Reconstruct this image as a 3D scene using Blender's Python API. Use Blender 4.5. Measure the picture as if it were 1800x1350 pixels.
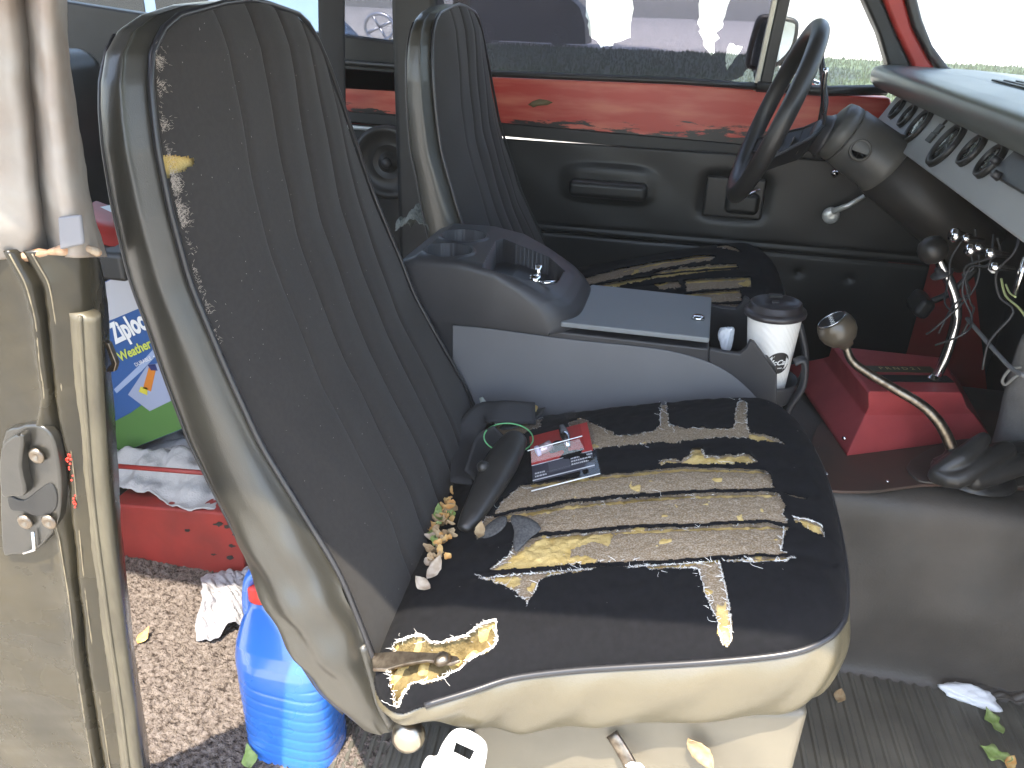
import bpy, bmesh, math, random
import numpy as np
from mathutils import Vector, Matrix
random.seed(7); rng = np.random.default_rng(7)
S = bpy.context.scene
for o in list(bpy.data.objects): bpy.data.objects.remove(o)
PI = math.pi
# ------------------------------------------------------------------ camera
FOC, CX, CY = 1400.0, 900.0, 675.0
def nrm(a): a = np.array(a, float); return a/np.linalg.norm(a)
Yc = nrm([347, 658, -1400]); Zc = np.array([100, 2926, 1400.]); Zc = nrm(Zc-Yc*Zc.dot(Yc)); Xc = np.cross(Yc, Zc)
RW = np.array([Xc, Yc, Zc]); CAM = np.array([0, 0, 1.1])
cd = bpy.data.cameras.new('camera'); cam = bpy.data.objects.new('camera', cd); S.collection.objects.link(cam)
M4 = Matrix([list(RW[0])+[0], list(RW[1])+[0], list(RW[2])+[1.1], [0, 0, 0, 1]]); cam.matrix_world = M4
cd.sensor_width = 36; cd.lens = FOC/1800*36; cd.clip_start = .02; cd.clip_end = 600; S.camera = cam
# ------------------------------------------------------------------ world, sun, exposure
SUN_EL = math.radians(68); sv = Vector((-.12, -1, 0)).normalized()
sund = Vector((sv.x*math.cos(SUN_EL), sv.y*math.cos(SUN_EL), math.sin(SUN_EL)))
w = bpy.data.worlds.new('World'); S.world = w; w.use_nodes = True
nt = w.node_tree; bg = nt.nodes['Background']; sky = nt.nodes.new('ShaderNodeTexSky'); sky.sky_type = 'NISHITA'
sky.sun_disc = False; sky.sun_elevation = SUN_EL; sky.sun_rotation = math.atan2(sund.x, sund.y)
sky.air_density = 1.2; sky.dust_density = 2.0
nt.links.new(sky.outputs[0], bg.inputs[0]); bg.inputs[1].default_value = .15
sd = bpy.data.lights.new('sun', 'SUN'); sd.energy = 2.6; sd.angle = math.radians(.6); sd.color = (1, .90, .74)
so = bpy.data.objects.new('sun', sd); S.collection.objects.link(so)
so.rotation_euler = sund.to_track_quat('Z', 'Y').to_euler()
S.view_settings.view_transform = 'Standard'; S.view_settings.look = 'None'; S.view_settings.gamma = 1
S.view_settings.exposure = 2.62
try: S.view_settings.use_curve_mapping = False
except Exception: pass
# ------------------------------------------------------------------ projection helpers (metres on real planes)
def rayd(px, py): return RW @ np.array([(px-CX)/FOC, -(py-CY)/FOC, -1.0])
def at(px, py, x=None, y=None, z=None):
    d = rayd(px, py)
    if x is not None: t = (x-CAM[0])/d[0]
    elif y is not None: t = (y-CAM[1])/d[1]
    else: t = (z-CAM[2])/d[2]
    return Vector(CAM+t*d)
def pjn(P):
    c = (np.asarray(P)-CAM) @ RW.T.T if False else (np.asarray(P)-CAM) @ RW
    return CX+FOC*c[..., 0]/-c[..., 2], CY-FOC*c[..., 1]/-c[..., 2]
# ------------------------------------------------------------------ object helpers
def tag(o, label=None, cat=None, group=None, kind=None):
    if label: o['label'] = label
    if cat: o['category'] = cat
    if group: o['group'] = group
    if kind: o['kind'] = kind
    return o
def empty(name, loc, label=None, cat=None, group=None, kind=None):
    o = bpy.data.objects.new(name, None); S.collection.objects.link(o); o.location = loc; o.empty_display_size = .05
    return tag(o, label, cat, group, kind)
def wloc(o):
    l = Vector(o.location)
    return l if not o.parent else wloc(o.parent)+l
def mesh(name, verts, faces, mat, parent=None, smooth=True, bevel=0, sub=0, solid=0, seg=2, auto=None):
    v = np.array([tuple(p) for p in verts], dtype=float) if not isinstance(verts, np.ndarray) else verts.astype(float)
    lo = v.min(0); hi = v.max(0); c = np.array([(lo[0]+hi[0])/2, (lo[1]+hi[1])/2, lo[2]])
    me = bpy.data.meshes.new(name); vv = v-c
    if isinstance(faces, np.ndarray):
        n, k = faces.shape
        me.vertices.add(len(vv)); me.vertices.foreach_set('co', vv.astype(np.float32).ravel())
        me.loops.add(n*k); me.loops.foreach_set('vertex_index', faces.astype(np.int32).ravel())
        me.polygons.add(n); me.polygons.foreach_set('loop_start', np.arange(0, n*k, k, dtype=np.int32))
        me.update(calc_edges=True); me.validate()
    else:
        me.from_pydata([tuple(q) for q in vv], [], [tuple(f) for f in faces]); me.update()
    if not isinstance(faces, np.ndarray):
        bm = bmesh.new(); bm.from_mesh(me); bmesh.ops.recalc_face_normals(bm, faces=bm.faces); bm.to_mesh(me); bm.free()
    me.polygons.foreach_set('use_smooth', [smooth]*len(me.polygons))
    o = bpy.data.objects.new(name, me); S.collection.objects.link(o); me.materials.append(mat)
    if parent: o.parent = parent; o.location = Vector(c)-wloc(parent)
    else: o.location = Vector(c)
    if bevel:
        m = o.modifiers.new('bevel', 'BEVEL'); m.width = bevel; m.segments = seg; m.limit_method = 'ANGLE'; m.angle_limit = math.radians(35)
        if hasattr(m, 'harden_normals'): m.harden_normals = True
    if sub: m = o.modifiers.new('sub', 'SUBSURF'); m.levels = sub; m.render_levels = sub
    if solid: m = o.modifiers.new('solid', 'SOLIDIFY'); m.thickness = solid; m.offset = -1
    return o
class MB:
    def __init__(s): s.v = []; s.f = []
    def add(s, v, f):
        n = len(s.v); s.v += [tuple(p) for p in v]; s.f += [tuple(i+n for i in q) for q in f]; return s
    def box(s, c, d, rot=None):
        c = Vector(c); R_ = rot.to_matrix() if rot is not None and hasattr(rot, 'to_matrix') else (rot or Matrix.Identity(3))
        v = [c+R_@Vector((sx*d[0]/2, sy*d[1]/2, sz*d[2]/2)) for sx in (-1, 1) for sy in (-1, 1) for sz in (-1, 1)]
        return s.add(v, [(0,1,3,2),(4,6,7,5),(0,4,5,1),(2,3,7,6),(0,2,6,4),(1,5,7,3)])
    def prism(s, poly, off):
        n = len(poly); off = Vector(off); v = [Vector(p) for p in poly]+[Vector(p)+off for p in poly]
        return s.add(v, [tuple(range(n)), tuple(range(2*n-1, n-1, -1))]+[(i, (i+1) % n, n+(i+1) % n, n+i) for i in range(n)])
    def tube(s, pts, r, seg=8, closed=False, cap=True, flat=1.0, up=None):
        pts = [Vector(p) for p in pts]; n = len(pts); rr = r if hasattr(r, '__len__') else [r]*n
        rings = []; ref = Vector(up) if up is not None else None
        for i in range(n):
            a = pts[(i-1) % n] if (closed or i > 0) else pts[i]; b = pts[(i+1) % n] if (closed or i < n-1) else pts[i]
            t = (b-a).normalized()
            if ref is None: ref = Vector((0, 0, 1)) if abs(t.z) < .9 else Vector((1, 0, 0))
            u = (ref-t*ref.dot(t)).normalized(); 
            if up is None: ref = u
            k = t.cross(u)
            rings.append([pts[i]+(u*math.cos(2*PI*j/seg)*flat+k*math.sin(2*PI*j/seg))*rr[i] for j in range(seg)])
        v = [p for rg in rings for p in rg]; f = []
        m = n if closed else n-1
        for i in range(m):
            for j in range(seg):
                a = i*seg+j; b = i*seg+(j+1) % seg; c2 = ((i+1) % n)*seg+(j+1) % seg; d2 = ((i+1) % n)*seg+j
                f.append((a, b, c2, d2))
        if cap and not closed: f.append(tuple(range(seg-1, -1, -1))); f.append(tuple((n-1)*seg+j for j in range(seg)))
        return s.add(v, f)
    def lathe(s, prof, o, axis, seg=32):
        o = Vector(o); ax = Vector(axis).normalized(); u = ax.orthogonal().normalized(); k = ax.cross(u); v = []; f = []; n = len(prof)
        for (r, h) in prof:
            for j in range(seg): a = 2*PI*j/seg; v.append(o+ax*h+(u*math.cos(a)+k*math.sin(a))*max(r, 1e-5))
        for i in range(n-1):
            for j in range(seg): f.append((i*seg+j, i*seg+(j+1) % seg, (i+1)*seg+(j+1) % seg, (i+1)*seg+j))
        if prof[0][0] > 1e-4: f.append(tuple(range(seg-1, -1, -1)))
        if prof[-1][0] > 1e-4: f.append(tuple((n-1)*seg+j for j in range(seg)))
        return s.add(v, f)
    def build(s, name, mat, parent=None, **k): return mesh(name, s.v, s.f, mat, parent, **k)
def smoothpts(pts, n=6, closed=False):
    P = [Vector(p) for p in pts]; out = []; m = len(P)
    g = (lambda i: P[i % m]) if closed else (lambda i: P[min(max(i, 0), m-1)])
    for i in range(m if closed else m-1):
        a, b, c, d = g(i-1), g(i), g(i+1), g(i+2)
        for k in range(n):
            t = k/n; out.append(.5*((2*b)+(c-a)*t+(2*a-5*b+4*c-d)*t*t+(3*b-a-3*c+d)*t**3))
    if not closed: out.append(P[-1])
    return out
def sm2(pts, n=6, closed=False): return [(p.x, p.y) for p in smoothpts([(a, b, 0) for a, b in pts], n, closed)]
def grid_faces(nu, nv, closed_v=False):
    i = np.arange(nu-1)[:, None]; j = np.arange(nv if closed_v else nv-1)[None, :]
    a = i*nv+j; b = i*nv+(j+1) % nv
    return np.stack([a, b, b+nv, a+nv], -1).reshape(-1, 4)
def bez(text, size, parent, name, mat, fn, shear=0, ext=.0008, bold=0, res=4, sx=1, align='CENTER'):
    """lettering: flat text turned to a mesh whose points are carried onto a real surface by fn(x,y,h)"""
    cu = bpy.data.curves.new(name, 'FONT'); cu.body = text; cu.size = size; cu.shear = shear; cu.align_x = align; cu.align_y = 'CENTER'
    cu.offset = bold; cu.resolution_u = res; to = bpy.data.objects.new(name, cu); S.collection.objects.link(to)
    dg = bpy.context.evaluated_depsgraph_get(); me = bpy.data.meshes.new_from_object(to.evaluated_get(dg))
    v = [p.co.copy() for p in me.vertices]; f = [tuple(p.vertices) for p in me.polygons]
    bpy.data.objects.remove(to); 
    bm = bmesh.new(); bv = [bm.verts.new(p) for p in v]
    for q in f:
        try: bm.faces.new([bv[i] for i in q])
        except Exception: pass
    bmesh.ops.recalc_face_normals(bm, faces=bm.faces)
    bm.verts.index_update(); vv = [fn(p.co.x*sx, p.co.y, ext) for p in bm.verts]; ff = [[q.index for q in p.verts] for p in bm.faces]; bm.free()
    return mesh(name, vv, ff, mat, parent, smooth=False)
def fbm(x, y, s, seed=0):
    r = np.random.default_rng(seed); o = 0
    for k in range(5):
        a = r.uniform(0, 2*PI, 4); f = s*1.9**k; o = o+(np.sin(x*f*math.cos(a[0])+y*f*math.sin(a[0])+a[1])*np.sin(y*f*math.cos(a[2])-x*f*math.sin(a[2])+a[3]))/1.7**k
    return o
# ------------------------------------------------------------------ materials
MT = {}
def mat(name, c, rough=.6, c2=None, ns=20, det=4, metal=0, bump=0, bs=200, bd=.3, spec=.5, coat=0, sheen=0, emit=0, dist=.0, thr=(.35, .65), bt='NOISE', stretch=None, alpha=1, sheen_c=None):
    m = bpy.data.materials.new(name); m.use_nodes = True; t = m.node_tree; N = t.nodes; L = t.links; b = N['Principled BSDF']
    b.inputs['Base Color'].default_value = (*c, 1); b.inputs['Roughness'].default_value = rough; b.inputs['Metallic'].default_value = metal
    b.inputs['Specular IOR Level'].default_value = spec; b.inputs['Coat Weight'].default_value = coat; b.inputs['Sheen Weight'].default_value = sheen
    b.inputs['Sheen Roughness'].default_value = .5
    if sheen_c: b.inputs['Sheen Tint'].default_value = (*sheen_c, 1)
    tc = N.new('ShaderNodeTexCoord'); co = tc.outputs['Object']
    if stretch:
        mp = N.new('ShaderNodeMapping'); mp.inputs['Scale'].default_value = stretch; L.new(co, mp.inputs[0]); co = mp.outputs[0]
    if c2:
        n = N.new('ShaderNodeTexNoise'); n.inputs['Scale'].default_value = ns; n.inputs['Detail'].default_value = det; n.inputs['Distortion'].default_value = dist; L.new(co, n.inputs['Vector'])
        r = N.new('ShaderNodeMapRange'); r.inputs[1].default_value = thr[0]; r.inputs[2].default_value = thr[1]; L.new(n.outputs['Fac'], r.inputs[0])
        mx = N.new('ShaderNodeMix'); mx.data_type = 'RGBA'; mx.inputs[6].default_value = (*c, 1); mx.inputs[7].default_value = (*c2, 1)
        L.new(r.outputs[0], mx.inputs[0]); L.new(mx.outputs[2], b.inputs['Base Color']); m['mx'] = 1
        r2 = N.new('ShaderNodeMapRange'); r2.inputs[3].default_value = max(rough-.08, .05); r2.inputs[4].default_value = min(rough+.08, 1)
        L.new(n.outputs['Fac'], r2.inputs[0]); L.new(r2.outputs[0], b.inputs['Roughness'])
    if bump:
        if bt == 'VORONOI': n2 = N.new('ShaderNodeTexVoronoi'); n2.inputs['Scale'].default_value = bs; src = n2.outputs['Distance']
        else: n2 = N.new('ShaderNodeTexNoise'); n2.inputs['Scale'].default_value = bs; n2.inputs['Detail'].default_value = 3; src = n2.outputs['Fac']
        L.new(co, n2.inputs['Vector']); bp = N.new('ShaderNodeBump'); bp.inputs['Strength'].default_value = bump; bp.inputs['Distance'].default_value = bd*.01
        L.new(src, bp.inputs['Height']); L.new(bp.outputs[0], b.inputs['Normal'])
    if emit: b.inputs['Emission Color'].default_value = (*c, 1); b.inputs['Emission Strength'].default_value = emit
    MT[name] = m; return m
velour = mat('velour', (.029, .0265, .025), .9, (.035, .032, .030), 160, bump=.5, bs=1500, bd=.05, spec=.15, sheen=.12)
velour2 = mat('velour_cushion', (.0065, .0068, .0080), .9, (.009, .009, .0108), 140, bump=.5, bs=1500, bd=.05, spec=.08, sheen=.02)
vinyl = mat('black_vinyl', (.026, .025, .021), .40, (.040, .037, .028), 9, bump=.35, bs=700, bd=.06, spec=.7, coat=.25)
vinyl_s = mat('skirt_vinyl', (.085, .072, .043), .33, (.115, .097, .058), 7, bump=.35, bs=500, bd=.08, spec=1.0)
piping = mat('piping', (.022, .022, .025), .35, spec=.6)
foam = mat('foam', (.50, .35, .12), .95, (.60, .45, .19), 45, bump=.8, bs=500, bd=.15, spec=.1)
scrim = mat('scrim', (.24, .175, .105), .95, (.44, .37, .29), 420, det=8, bump=1, bs=900, bd=.1, spec=.1, thr=(.44, .68), stretch=(1, 1.6, 1))
thread = mat('thread', (.78, .77, .73), .8)
dplastic = mat('dark_plastic', (.028, .028, .031), .42, (.036, .035, .038), 12, bump=.15, bs=1800, bd=.03)
gplastic = mat('grey_plastic', (.130, .131, .138), .55, (.142, .143, .150), 8, bump=.15, bs=1500, bd=.03)
gplastic2 = mat('grey_lid', (.185, .195, .20), .55, (.20, .21, .215), 8, bump=.25, bs=1500, bd=.04)
blk = mat('black_paint', (.012, .012, .012), .5, (.02, .02, .019), 15, bump=.2, bs=300, bd=.05)
blkv = mat('door_vinyl', (.0105, .0105, .0098), .42, (.015, .015, .0138), 6, bump=.3, bs=500, bd=.06)
chrome = mat('chrome', (.75, .76, .78), .12, metal=1)
steel = mat('worn_steel', (.30, .26, .21), .38, (.14, .11, .085), 90, metal=1, bump=.3, bs=300, bd=.05)
red = mat('red_paint', (.42, .035, .025), .45, (.32, .03, .022), 8, bump=.1, bs=200, bd=.05)
redm = mat('red_metal', (.30, .028, .022), .5, (.20, .022, .018), 10, bump=.2, bs=150, bd=.05)
redb = mat('red_plastic', (.38, .055, .058), .5, (.33, .045, .05), 20, bump=.35, bs=900, bd=.06)
white = mat('white_plastic', (.8, .8, .78), .4)
tissue = mat('tissue', (.8, .82, .85), .9, bump=.4, bs=60, bd=.3)
blue = mat('blue_plastic', (.025, .14, .52), .28, (.035, .19, .68), 5, spec=1.0, coat=.5)
capred = mat('red_cap', (.65, .04, .03), .45)
rubber = mat('rubber_mat', (.075, .071, .058), .65, (.12, .112, .09), 11, bump=.5, bs=120, bd=.1)
tun = mat('tunnel_vinyl', (.046, .041, .036), .55, (.080, .068, .057), 6, det=6, bump=.5, bs=260, bd=.1)
tun2 = mat('tunnel_cover', (.085, .045, .033), .55, (.055, .045, .036), 9, det=6, bump=.4, bs=350, bd=.08)
rubb = mat('soft_rubber', (.020, .019, .018), .38, (.03, .028, .026), 20, bump=.1, bs=150, bd=.1)
dash_pad = mat('dash_pad', (.085, .092, .088), .36, (.11, .118, .112), 8, bump=.3, bs=700, bd=.05)
dash_sil = mat('dash_silver', (.30, .30, .29), .5, (.34, .34, .325), 5, bump=.15, bs=300, bd=.04)
jamb = mat('jamb_paint', (.025, .022, .015), .27, (.046, .038, .022), 11, det=6, bump=.25, bs=60, bd=.15, spec=.38)
jamb_w = mat('jamb_grey', (.27, .25, .22), .45, (.19, .145, .11), 14, det=6, bump=.3, bs=80, bd=.1)
seal = mat('seal_rubber', (.115, .10, .065), .4, (.07, .06, .04), 60, bump=.3, bs=300, bd=.08, stretch=(1, 1, .3))
concrete = mat('concrete', (.46, .43, .38), .9, (.38, .36, .32), 3, det=8)
conc2 = mat('road_pale', (.60, .57, .52), .9, (.52, .5, .46), 2, det=8)
grassm = mat('grass_blades', (.025, .05, .012), .8, (.055, .09, .025), 1.2, det=8)
def glassm(name='window_glass', tint=(.93, .95, .94), fac=.06):
    m = bpy.data.materials.new(name); m.use_nodes = True; N = m.node_tree.nodes; L = m.node_tree.links; N.remove(N['Principled BSDF'])
    tr = N.new('ShaderNodeBsdfTransparent'); tr.inputs[0].default_value = (*tint, 1); gl = N.new('ShaderNodeBsdfGlossy'); gl.inputs['Roughness'].default_value = .03
    fr = N.new('ShaderNodeFresnel'); fr.inputs[0].default_value = 1.18; mx = N.new('ShaderNodeMixShader'); L.new(fr.outputs[0], mx.inputs[0])
    L.new(tr.outputs[0], mx.inputs[1]); L.new(gl.outputs[0], mx.inputs[2]); L.new(mx.outputs[0], N['Material Output'].inputs[0]); return m
glass = glassm(); clear = glassm('clear_plastic', (.90, .90, .92)); cm_ = clear.node_tree.nodes['Mix Shader']; clear.node_tree.links.remove(cm_.inputs[0].links[0]); cm_.inputs[0].default_value = .07
# door paint: red with a black brushed lower edge, chips and streaks (brush marks are paint on the panel)
def door_paint():
    m = mat('door_paint', (.42, .045, .025), .38, spec=.5); t = m.node_tree; N = t.nodes; L = t.links; b = N['Principled BSDF']
    g = N.new('ShaderNodeNewGeometry'); sp = N.new('ShaderNodeSeparateXYZ'); L.new(g.outputs['Position'], sp.inputs[0])
    mp = N.new('ShaderNodeMapping'); mp.inputs['Scale'].default_value = (3.5, 3.5, 22); L.new(g.outputs['Position'], mp.inputs[0])
    n = N.new('ShaderNodeTexNoise'); n.inputs['Scale'].default_value = 2.2; n.inputs['Detail'].default_value = 8; n.inputs['Roughness'].default_value = .7; L.new(mp.outputs[0], n.inputs['Vector'])
    a = N.new('ShaderNodeMath'); a.operation = 'MULTIPLY_ADD'; L.new(n.outputs['Fac'], a.inputs[0]); a.inputs[1].default_value = -.19; L.new(sp.outputs['Z'], a.inputs[2])
    r = N.new('ShaderNodeMapRange'); L.new(a.outputs[0], r.inputs[0]); r.inputs[1].default_value = .722; r.inputs[2].default_value = .730
    n2 = N.new('ShaderNodeTexNoise'); n2.inputs['Scale'].default_value = 1.6; n2.inputs['Detail'].default_value = 7; L.new(mp.outputs[0], n2.inputs['Vector'])
    r2 = N.new('ShaderNodeMapRange'); L.new(n2.outputs['Fac'], r2.inputs[0]); r2.inputs[1].default_value = .42; r2.inputs[2].default_value = .7
    mr = N.new('ShaderNodeMix'); mr.data_type = 'RGBA'; mr.inputs[6].default_value = (.46, .046, .030, 1); mr.inputs[7].default_value = (.58, .15, .095, 1); L.new(r2.outputs[0], mr.inputs[0])
    mx = N.new('ShaderNodeMix'); mx.data_type = 'RGBA'; mx.inputs[6].default_value = (.014, .013, .012, 1); L.new(mr.outputs[2], mx.inputs[7]); L.new(r.outputs[0], mx.inputs[0])
    L.new(mx.outputs[2], b.inputs['Base Color']); return m
doorp = door_paint()
def speckle():
    m = mat('speckled_carpet', (.3, .27, .24), 1, bump=1, bs=160, bd=1.0, spec=.1); t = m.node_tree; N = t.nodes; L = t.links; b = N['Principled BSDF']
    tc = N.new('ShaderNodeTexCoord'); n = N.new('ShaderNodeTexNoise'); n.inputs['Scale'].default_value = 110; n.inputs['Detail'].default_value = 3; L.new(tc.outputs['Object'], n.inputs['Vector'])
    cr = N.new('ShaderNodeValToRGB'); e = cr.color_ramp.elements; e[0].position = .36; e[0].color = (.055, .043, .037, 1); e[1].position = .42; e[1].color = (.125, .103, .092, 1)
    k = cr.color_ramp.elements.new(.64); k.color = (.20, .17, .152, 1); L.new(n.outputs['Fac'], cr.inputs[0]); L.new(cr.outputs[0], b.inputs['Base Color']); return m
carpet = speckle()

# ================================================================== outside
def slab(name, x0, x1, y0, y1, z, m, th=0, **k):
    o = MB().box(((x0+x1)/2, (y0+y1)/2, z-th/2), (x1-x0, y1-y0, th)).build(name, m, smooth=False) if th else mesh(name, [(x0, y0, z), (x1, y0, z), (x1, y1, z), (x0, y1, z)], [(0, 1, 2, 3)], m, smooth=False)
    return tag(o, **k)
GZ = -.46
slab('ground', -95, 95, -55, 150, GZ, concrete, kind='structure', label='pale concrete ground outside the truck')
gy0 = at(1200, 160, z=GZ).y; gy1 = at(1200, 93, z=GZ).y
slab('road', -94, 94, gy1+.1, 148, GZ+.006, conc2, kind='structure', label='pale sunlit road beyond the grass verge')
slab('grass_verge', -60, 60, gy0-3, gy1, GZ+.03, grassm, th=.06, kind='stuff', label='strip of green grass beyond the far window', cat='grass')
def tufts():
    n = 16000; x = rng.uniform(-8, 22, n); y = rng.uniform(gy0-2.9, gy1, n); h = rng.uniform(.05, .16, n); a = rng.uniform(0, PI, n); wd = .03
    P = np.zeros((n, 3, 3)); P[:, 0] = np.stack([x-wd*np.cos(a), y-wd*np.sin(a), np.full(n, GZ+.03)], 1); P[:, 1] = np.stack([x+wd*np.cos(a), y+wd*np.sin(a), np.full(n, GZ+.03)], 1)
    P[:, 2] = np.stack([x+rng.normal(0, .02, n), y+rng.normal(0, .02, n), GZ+.03+h], 1)
    tag(mesh('grass_tufts', P.reshape(-1, 3), np.arange(3*n).reshape(-1, 3), grassm, smooth=False), 'short green grass blades on the verge', 'grass', kind='stuff')
tufts()
leafm = mat('tree_leaf', (.045, .085, .02), .7, (.09, .13, .04), 3)
bark = mat('bark', (.12, .09, .06), .9, (.07, .05, .035), 6, bump=.6, bs=20, bd=2)
def tree(loc, h, r, label, off=(0, 0), nl=9000):
    t = empty('shade_tree', loc, label, 'tree', 'trees shading the verge')
    L0 = Vector(loc); m = MB(); m.tube([L0, L0+Vector((.1, 0, h*.4)), L0+Vector((.05, .1, h*.75))], [.22, .17, .08], 10)
    for k in range(6):
        a = k*1.05; m.tube([L0+Vector((0, 0, h*(.38+.05*k))), L0+Vector((math.cos(a)*r*.6, math.sin(a)*r*.6, h*(.6+.05*k)))], [.08, .03], 6)
    m.build('trunk', bark, t)
    n = nl; c = rng.normal(0, 1, (14, 3)); c = c/np.linalg.norm(c, axis=1)[:, None]*rng.uniform(.3, .75, (14, 1))*r; idx = rng.integers(0, 14, n)
    p = c[idx]+rng.normal(0, r*.2, (n, 3)); p[:, 2] *= .7; p += np.array(L0)+np.array([off[0], off[1], h*.85])
    u = rng.normal(0, r/22, (n, 3)); v = rng.normal(0, r/22, (n, 3))
    V = np.stack([p, p+u, p+u+v, p+v], 1).reshape(-1, 3); mesh('crown', V, np.arange(4*n).reshape(-1, 4), leafm, t, smooth=False)
tree((-5.6, 19.5, GZ), 11, 6.5, 'leafy tree shading the left of the grass verge', off=(4.5, 1.5), nl=14000)
tree((-9.5, 30, GZ), 12, 7, 'leafy tree behind the black car', off=(5, -3), nl=9000)
carp = mat('car_black', (.006, .006, .008), .4, coat=.1, spec=.3); carb = mat('car_blue', (.16, .24, .36), .3, coat=.7); carl = mat('car_lavender', (.42, .40, .50), .35, coat=.4)
dglass = mat('dark_glass', (.012, .014, .018), .15, spec=.4); tyre = mat('tyre', (.02, .02, .02), .8); rimm = mat('rim', (.6, .62, .65), .3, metal=1)
def vehicle(name, x, y, prof, win, wheels, bodym, wd, label, cat, wr=.34):
    t = empty(name, (x, y, GZ), label, cat)
    m = MB(); m.prism([(x+a, y, GZ+b) for a, b in prof], (0, wd, 0)); m.build('body', bodym, t, bevel=.05, seg=3)
    for wp in win: MB().prism([(x+a, y-.012, GZ+b) for a, b in wp], (0, .02, 0)).build('window', dglass, t, bevel=.004)
    for wx in wheels:
        for yy in (y-.02, y+wd-.2):
            w_ = MB().lathe([(wr*.6, 0), (wr*.9, 0), (wr, .04), (wr, .18), (wr*.9, .22), (wr*.6, .22)], (x+wx, yy, GZ+wr), (0, 1, 0), 28).build('wheel', tyre, t)
            r = MB().lathe([(wr*.62, .02), (wr*.55, .0), (wr*.5, .03)], (x+wx, yy-.01, GZ+wr), (0, 1, 0), 28); r.lathe([(.001, -.02), (.06, -.015), (.07, .03)], (x+wx, yy-.01, GZ+wr), (0, 1, 0), 16)
            for k in range(5):
                a = k*2*PI/5+.3; r.tube([Vector((x+wx, yy-.012, GZ+wr)), Vector((x+wx+math.cos(a)*wr*.55, yy-.005, GZ+wr+math.sin(a)*wr*.55))], [.035, .028], 6)
            r.build('rim', tyre if bodym.name == 'car_black' else rimm, w_)
    return t
q = at(1027, 84, z=GZ)
vehicle('black_suv', q.x-5.1, q.y, [(0,.12),(0,1.5),(.3,1.9),(3.6,1.98),(4.3,1.88),(4.8,1.5),(5.05,.95),(5.15,.12)], [[(.5,1.2),(.6,1.7),(1.9,1.75),(1.9,1.2)], [(2.1,1.2),(2.1,1.75),(3.9,1.72),(4.3,1.2)]], [.95, 4.0], carp, 1.9, 'black car parked at the edge of the grass verge', 'car', .4)  # black body side runs low to stand in for the shadow underneath
p = at(645, 45, y=6.4)
bc = vehicle('blue_car', p.x-1.75, 6.0, [(-1.8,.25),(-1.85,.9),(-1.2,1.15),(-.5,1.72),(.6,1.75),(1.2,1.2),(1.9,1.1),(2.0,.3)], [[(-.9,1.18),(-.45,1.60),(.1,1.62),(.1,1.18)], [(.2,1.18),(.2,1.62),(.55,1.60),(1.0,1.18)]], [-1.2, 1.2], carb, 1.7, 'blue parked car seen through the rear side window', 'car', .32)
p = at(667, 48, y=5.95); m = MB(); m.tube([p+Vector((math.cos(t)*.11, 0, math.sin(t)*.09)) for t in np.linspace(0, 2*PI, 30, endpoint=False)], .012, 6, closed=True)
for k in range(4): t = k*PI/2+.5; m.tube([p, p+Vector((math.cos(t)*.11, 0, math.sin(t)*.09))], .010, 6)
m.build('spoked_wheel', rimm, bc)

# ================================================================== truck shell
FLZ = 0.0; DY = 2.15
slab('floor', -1.9, .9, .62, 2.2, 0, rubber, th=.02, kind='structure', label='black rubber covered cab floor')
slab('undercarriage', -1.9, .9, .60, 2.3, -.03, blk, th=.1, kind='structure', label='underside of the cab floor')
body = empty('truck_body', (0, .6, -.1), 'cab shell of an old red and black truck around the seats', 'truck cab')
rf = MB()
rfp = [(-2.2, .54), (-.64, .54), (-.60, .43), (.60, .43), (.60, 2.1), (-2.2, 2.1)]  # outline stretched past the cab and stepped to steer where sun falls
rf.prism([(a, b, 1.44) for a, b in rfp], (0, 0, .03)); rf.build('roof', blk, body, smooth=False)
# near-side rail, unseen, set low and outboard to cut off sunlight
MB().box((-.11, .41, 1.375), (.98, .035, .16)).build('sun_cut_rail', redm, body, bevel=.01)
# far side above sill, behind the door
wy = 2.17
def P2(pts, y): return [at(a, b, y=y) for a, b in pts]
# lower rear quarter
MB().prism([(-2.2, wy, -.1), (-.62, wy, -.1), (-.62, wy, .78), (-2.2, wy, .78)], (0, .04, 0)).build('rear_quarter_panel', blk, body, smooth=False)
MB().prism([(-2.2, wy-.01, .782), (-.62, wy-.01, .782), (-.62, wy-.01, .865), (-2.2, wy-.01, .865)], (0, .05, 0)).build('quarter_stripe_panel', redm, body, bevel=.006)
MB().prism([(-2.2, wy-.02, .868), (-.62, wy-.02, .868), (-.62, wy-.02, .985), (-.95, wy-.02, 1.01), (-1.46, wy-.02, 1.035), (-1.82, wy-.02, 1.07), (-2.0, wy-.02, 1.14), (-2.2, wy-.02, 1.3)], (0, .06, 0)).build('quarter_window_sill', blk, body, bevel=.008)
MB().prism([(-2.2, wy, .948), (-.66, wy, .948), (-.66, wy, 1.40), (-2.2, wy, 1.40)], (0, .004, 0)).build('quarter_window', glass, body, smooth=False)
# rear wall of the cab with window
MB().prism([(-2.22, .6, -.1), (-2.22, 2.2, -.1), (-2.22, 2.2, .86), (-2.22, .6, .86)], (-.03, 0, 0)).build('rear_wall', blk, body, smooth=False)
# B pillar, far side
MB().prism([(-.78, 2.08, -.0), (-.66, 2.08, 0), (-.66, 2.08, 1.44), (-.78, 2.08, 1.44)], (0, .09, 0)).build('centre_pillar', blk, body, bevel=.02)
# belt webbing hanging down on the far pillar
pb = P2([(583, -60), (583, 60), (588, 250), (600, 420)], 1.95)
MB().tube(smoothpts(pb, 5), .034, 12, flat=.2, up=(0, 1, 0)).build('hanging_belt_webbing', mat('webbing', (.03, .03, .032), .8, bump=.8, bs=600, bd=.1), body)
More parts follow.
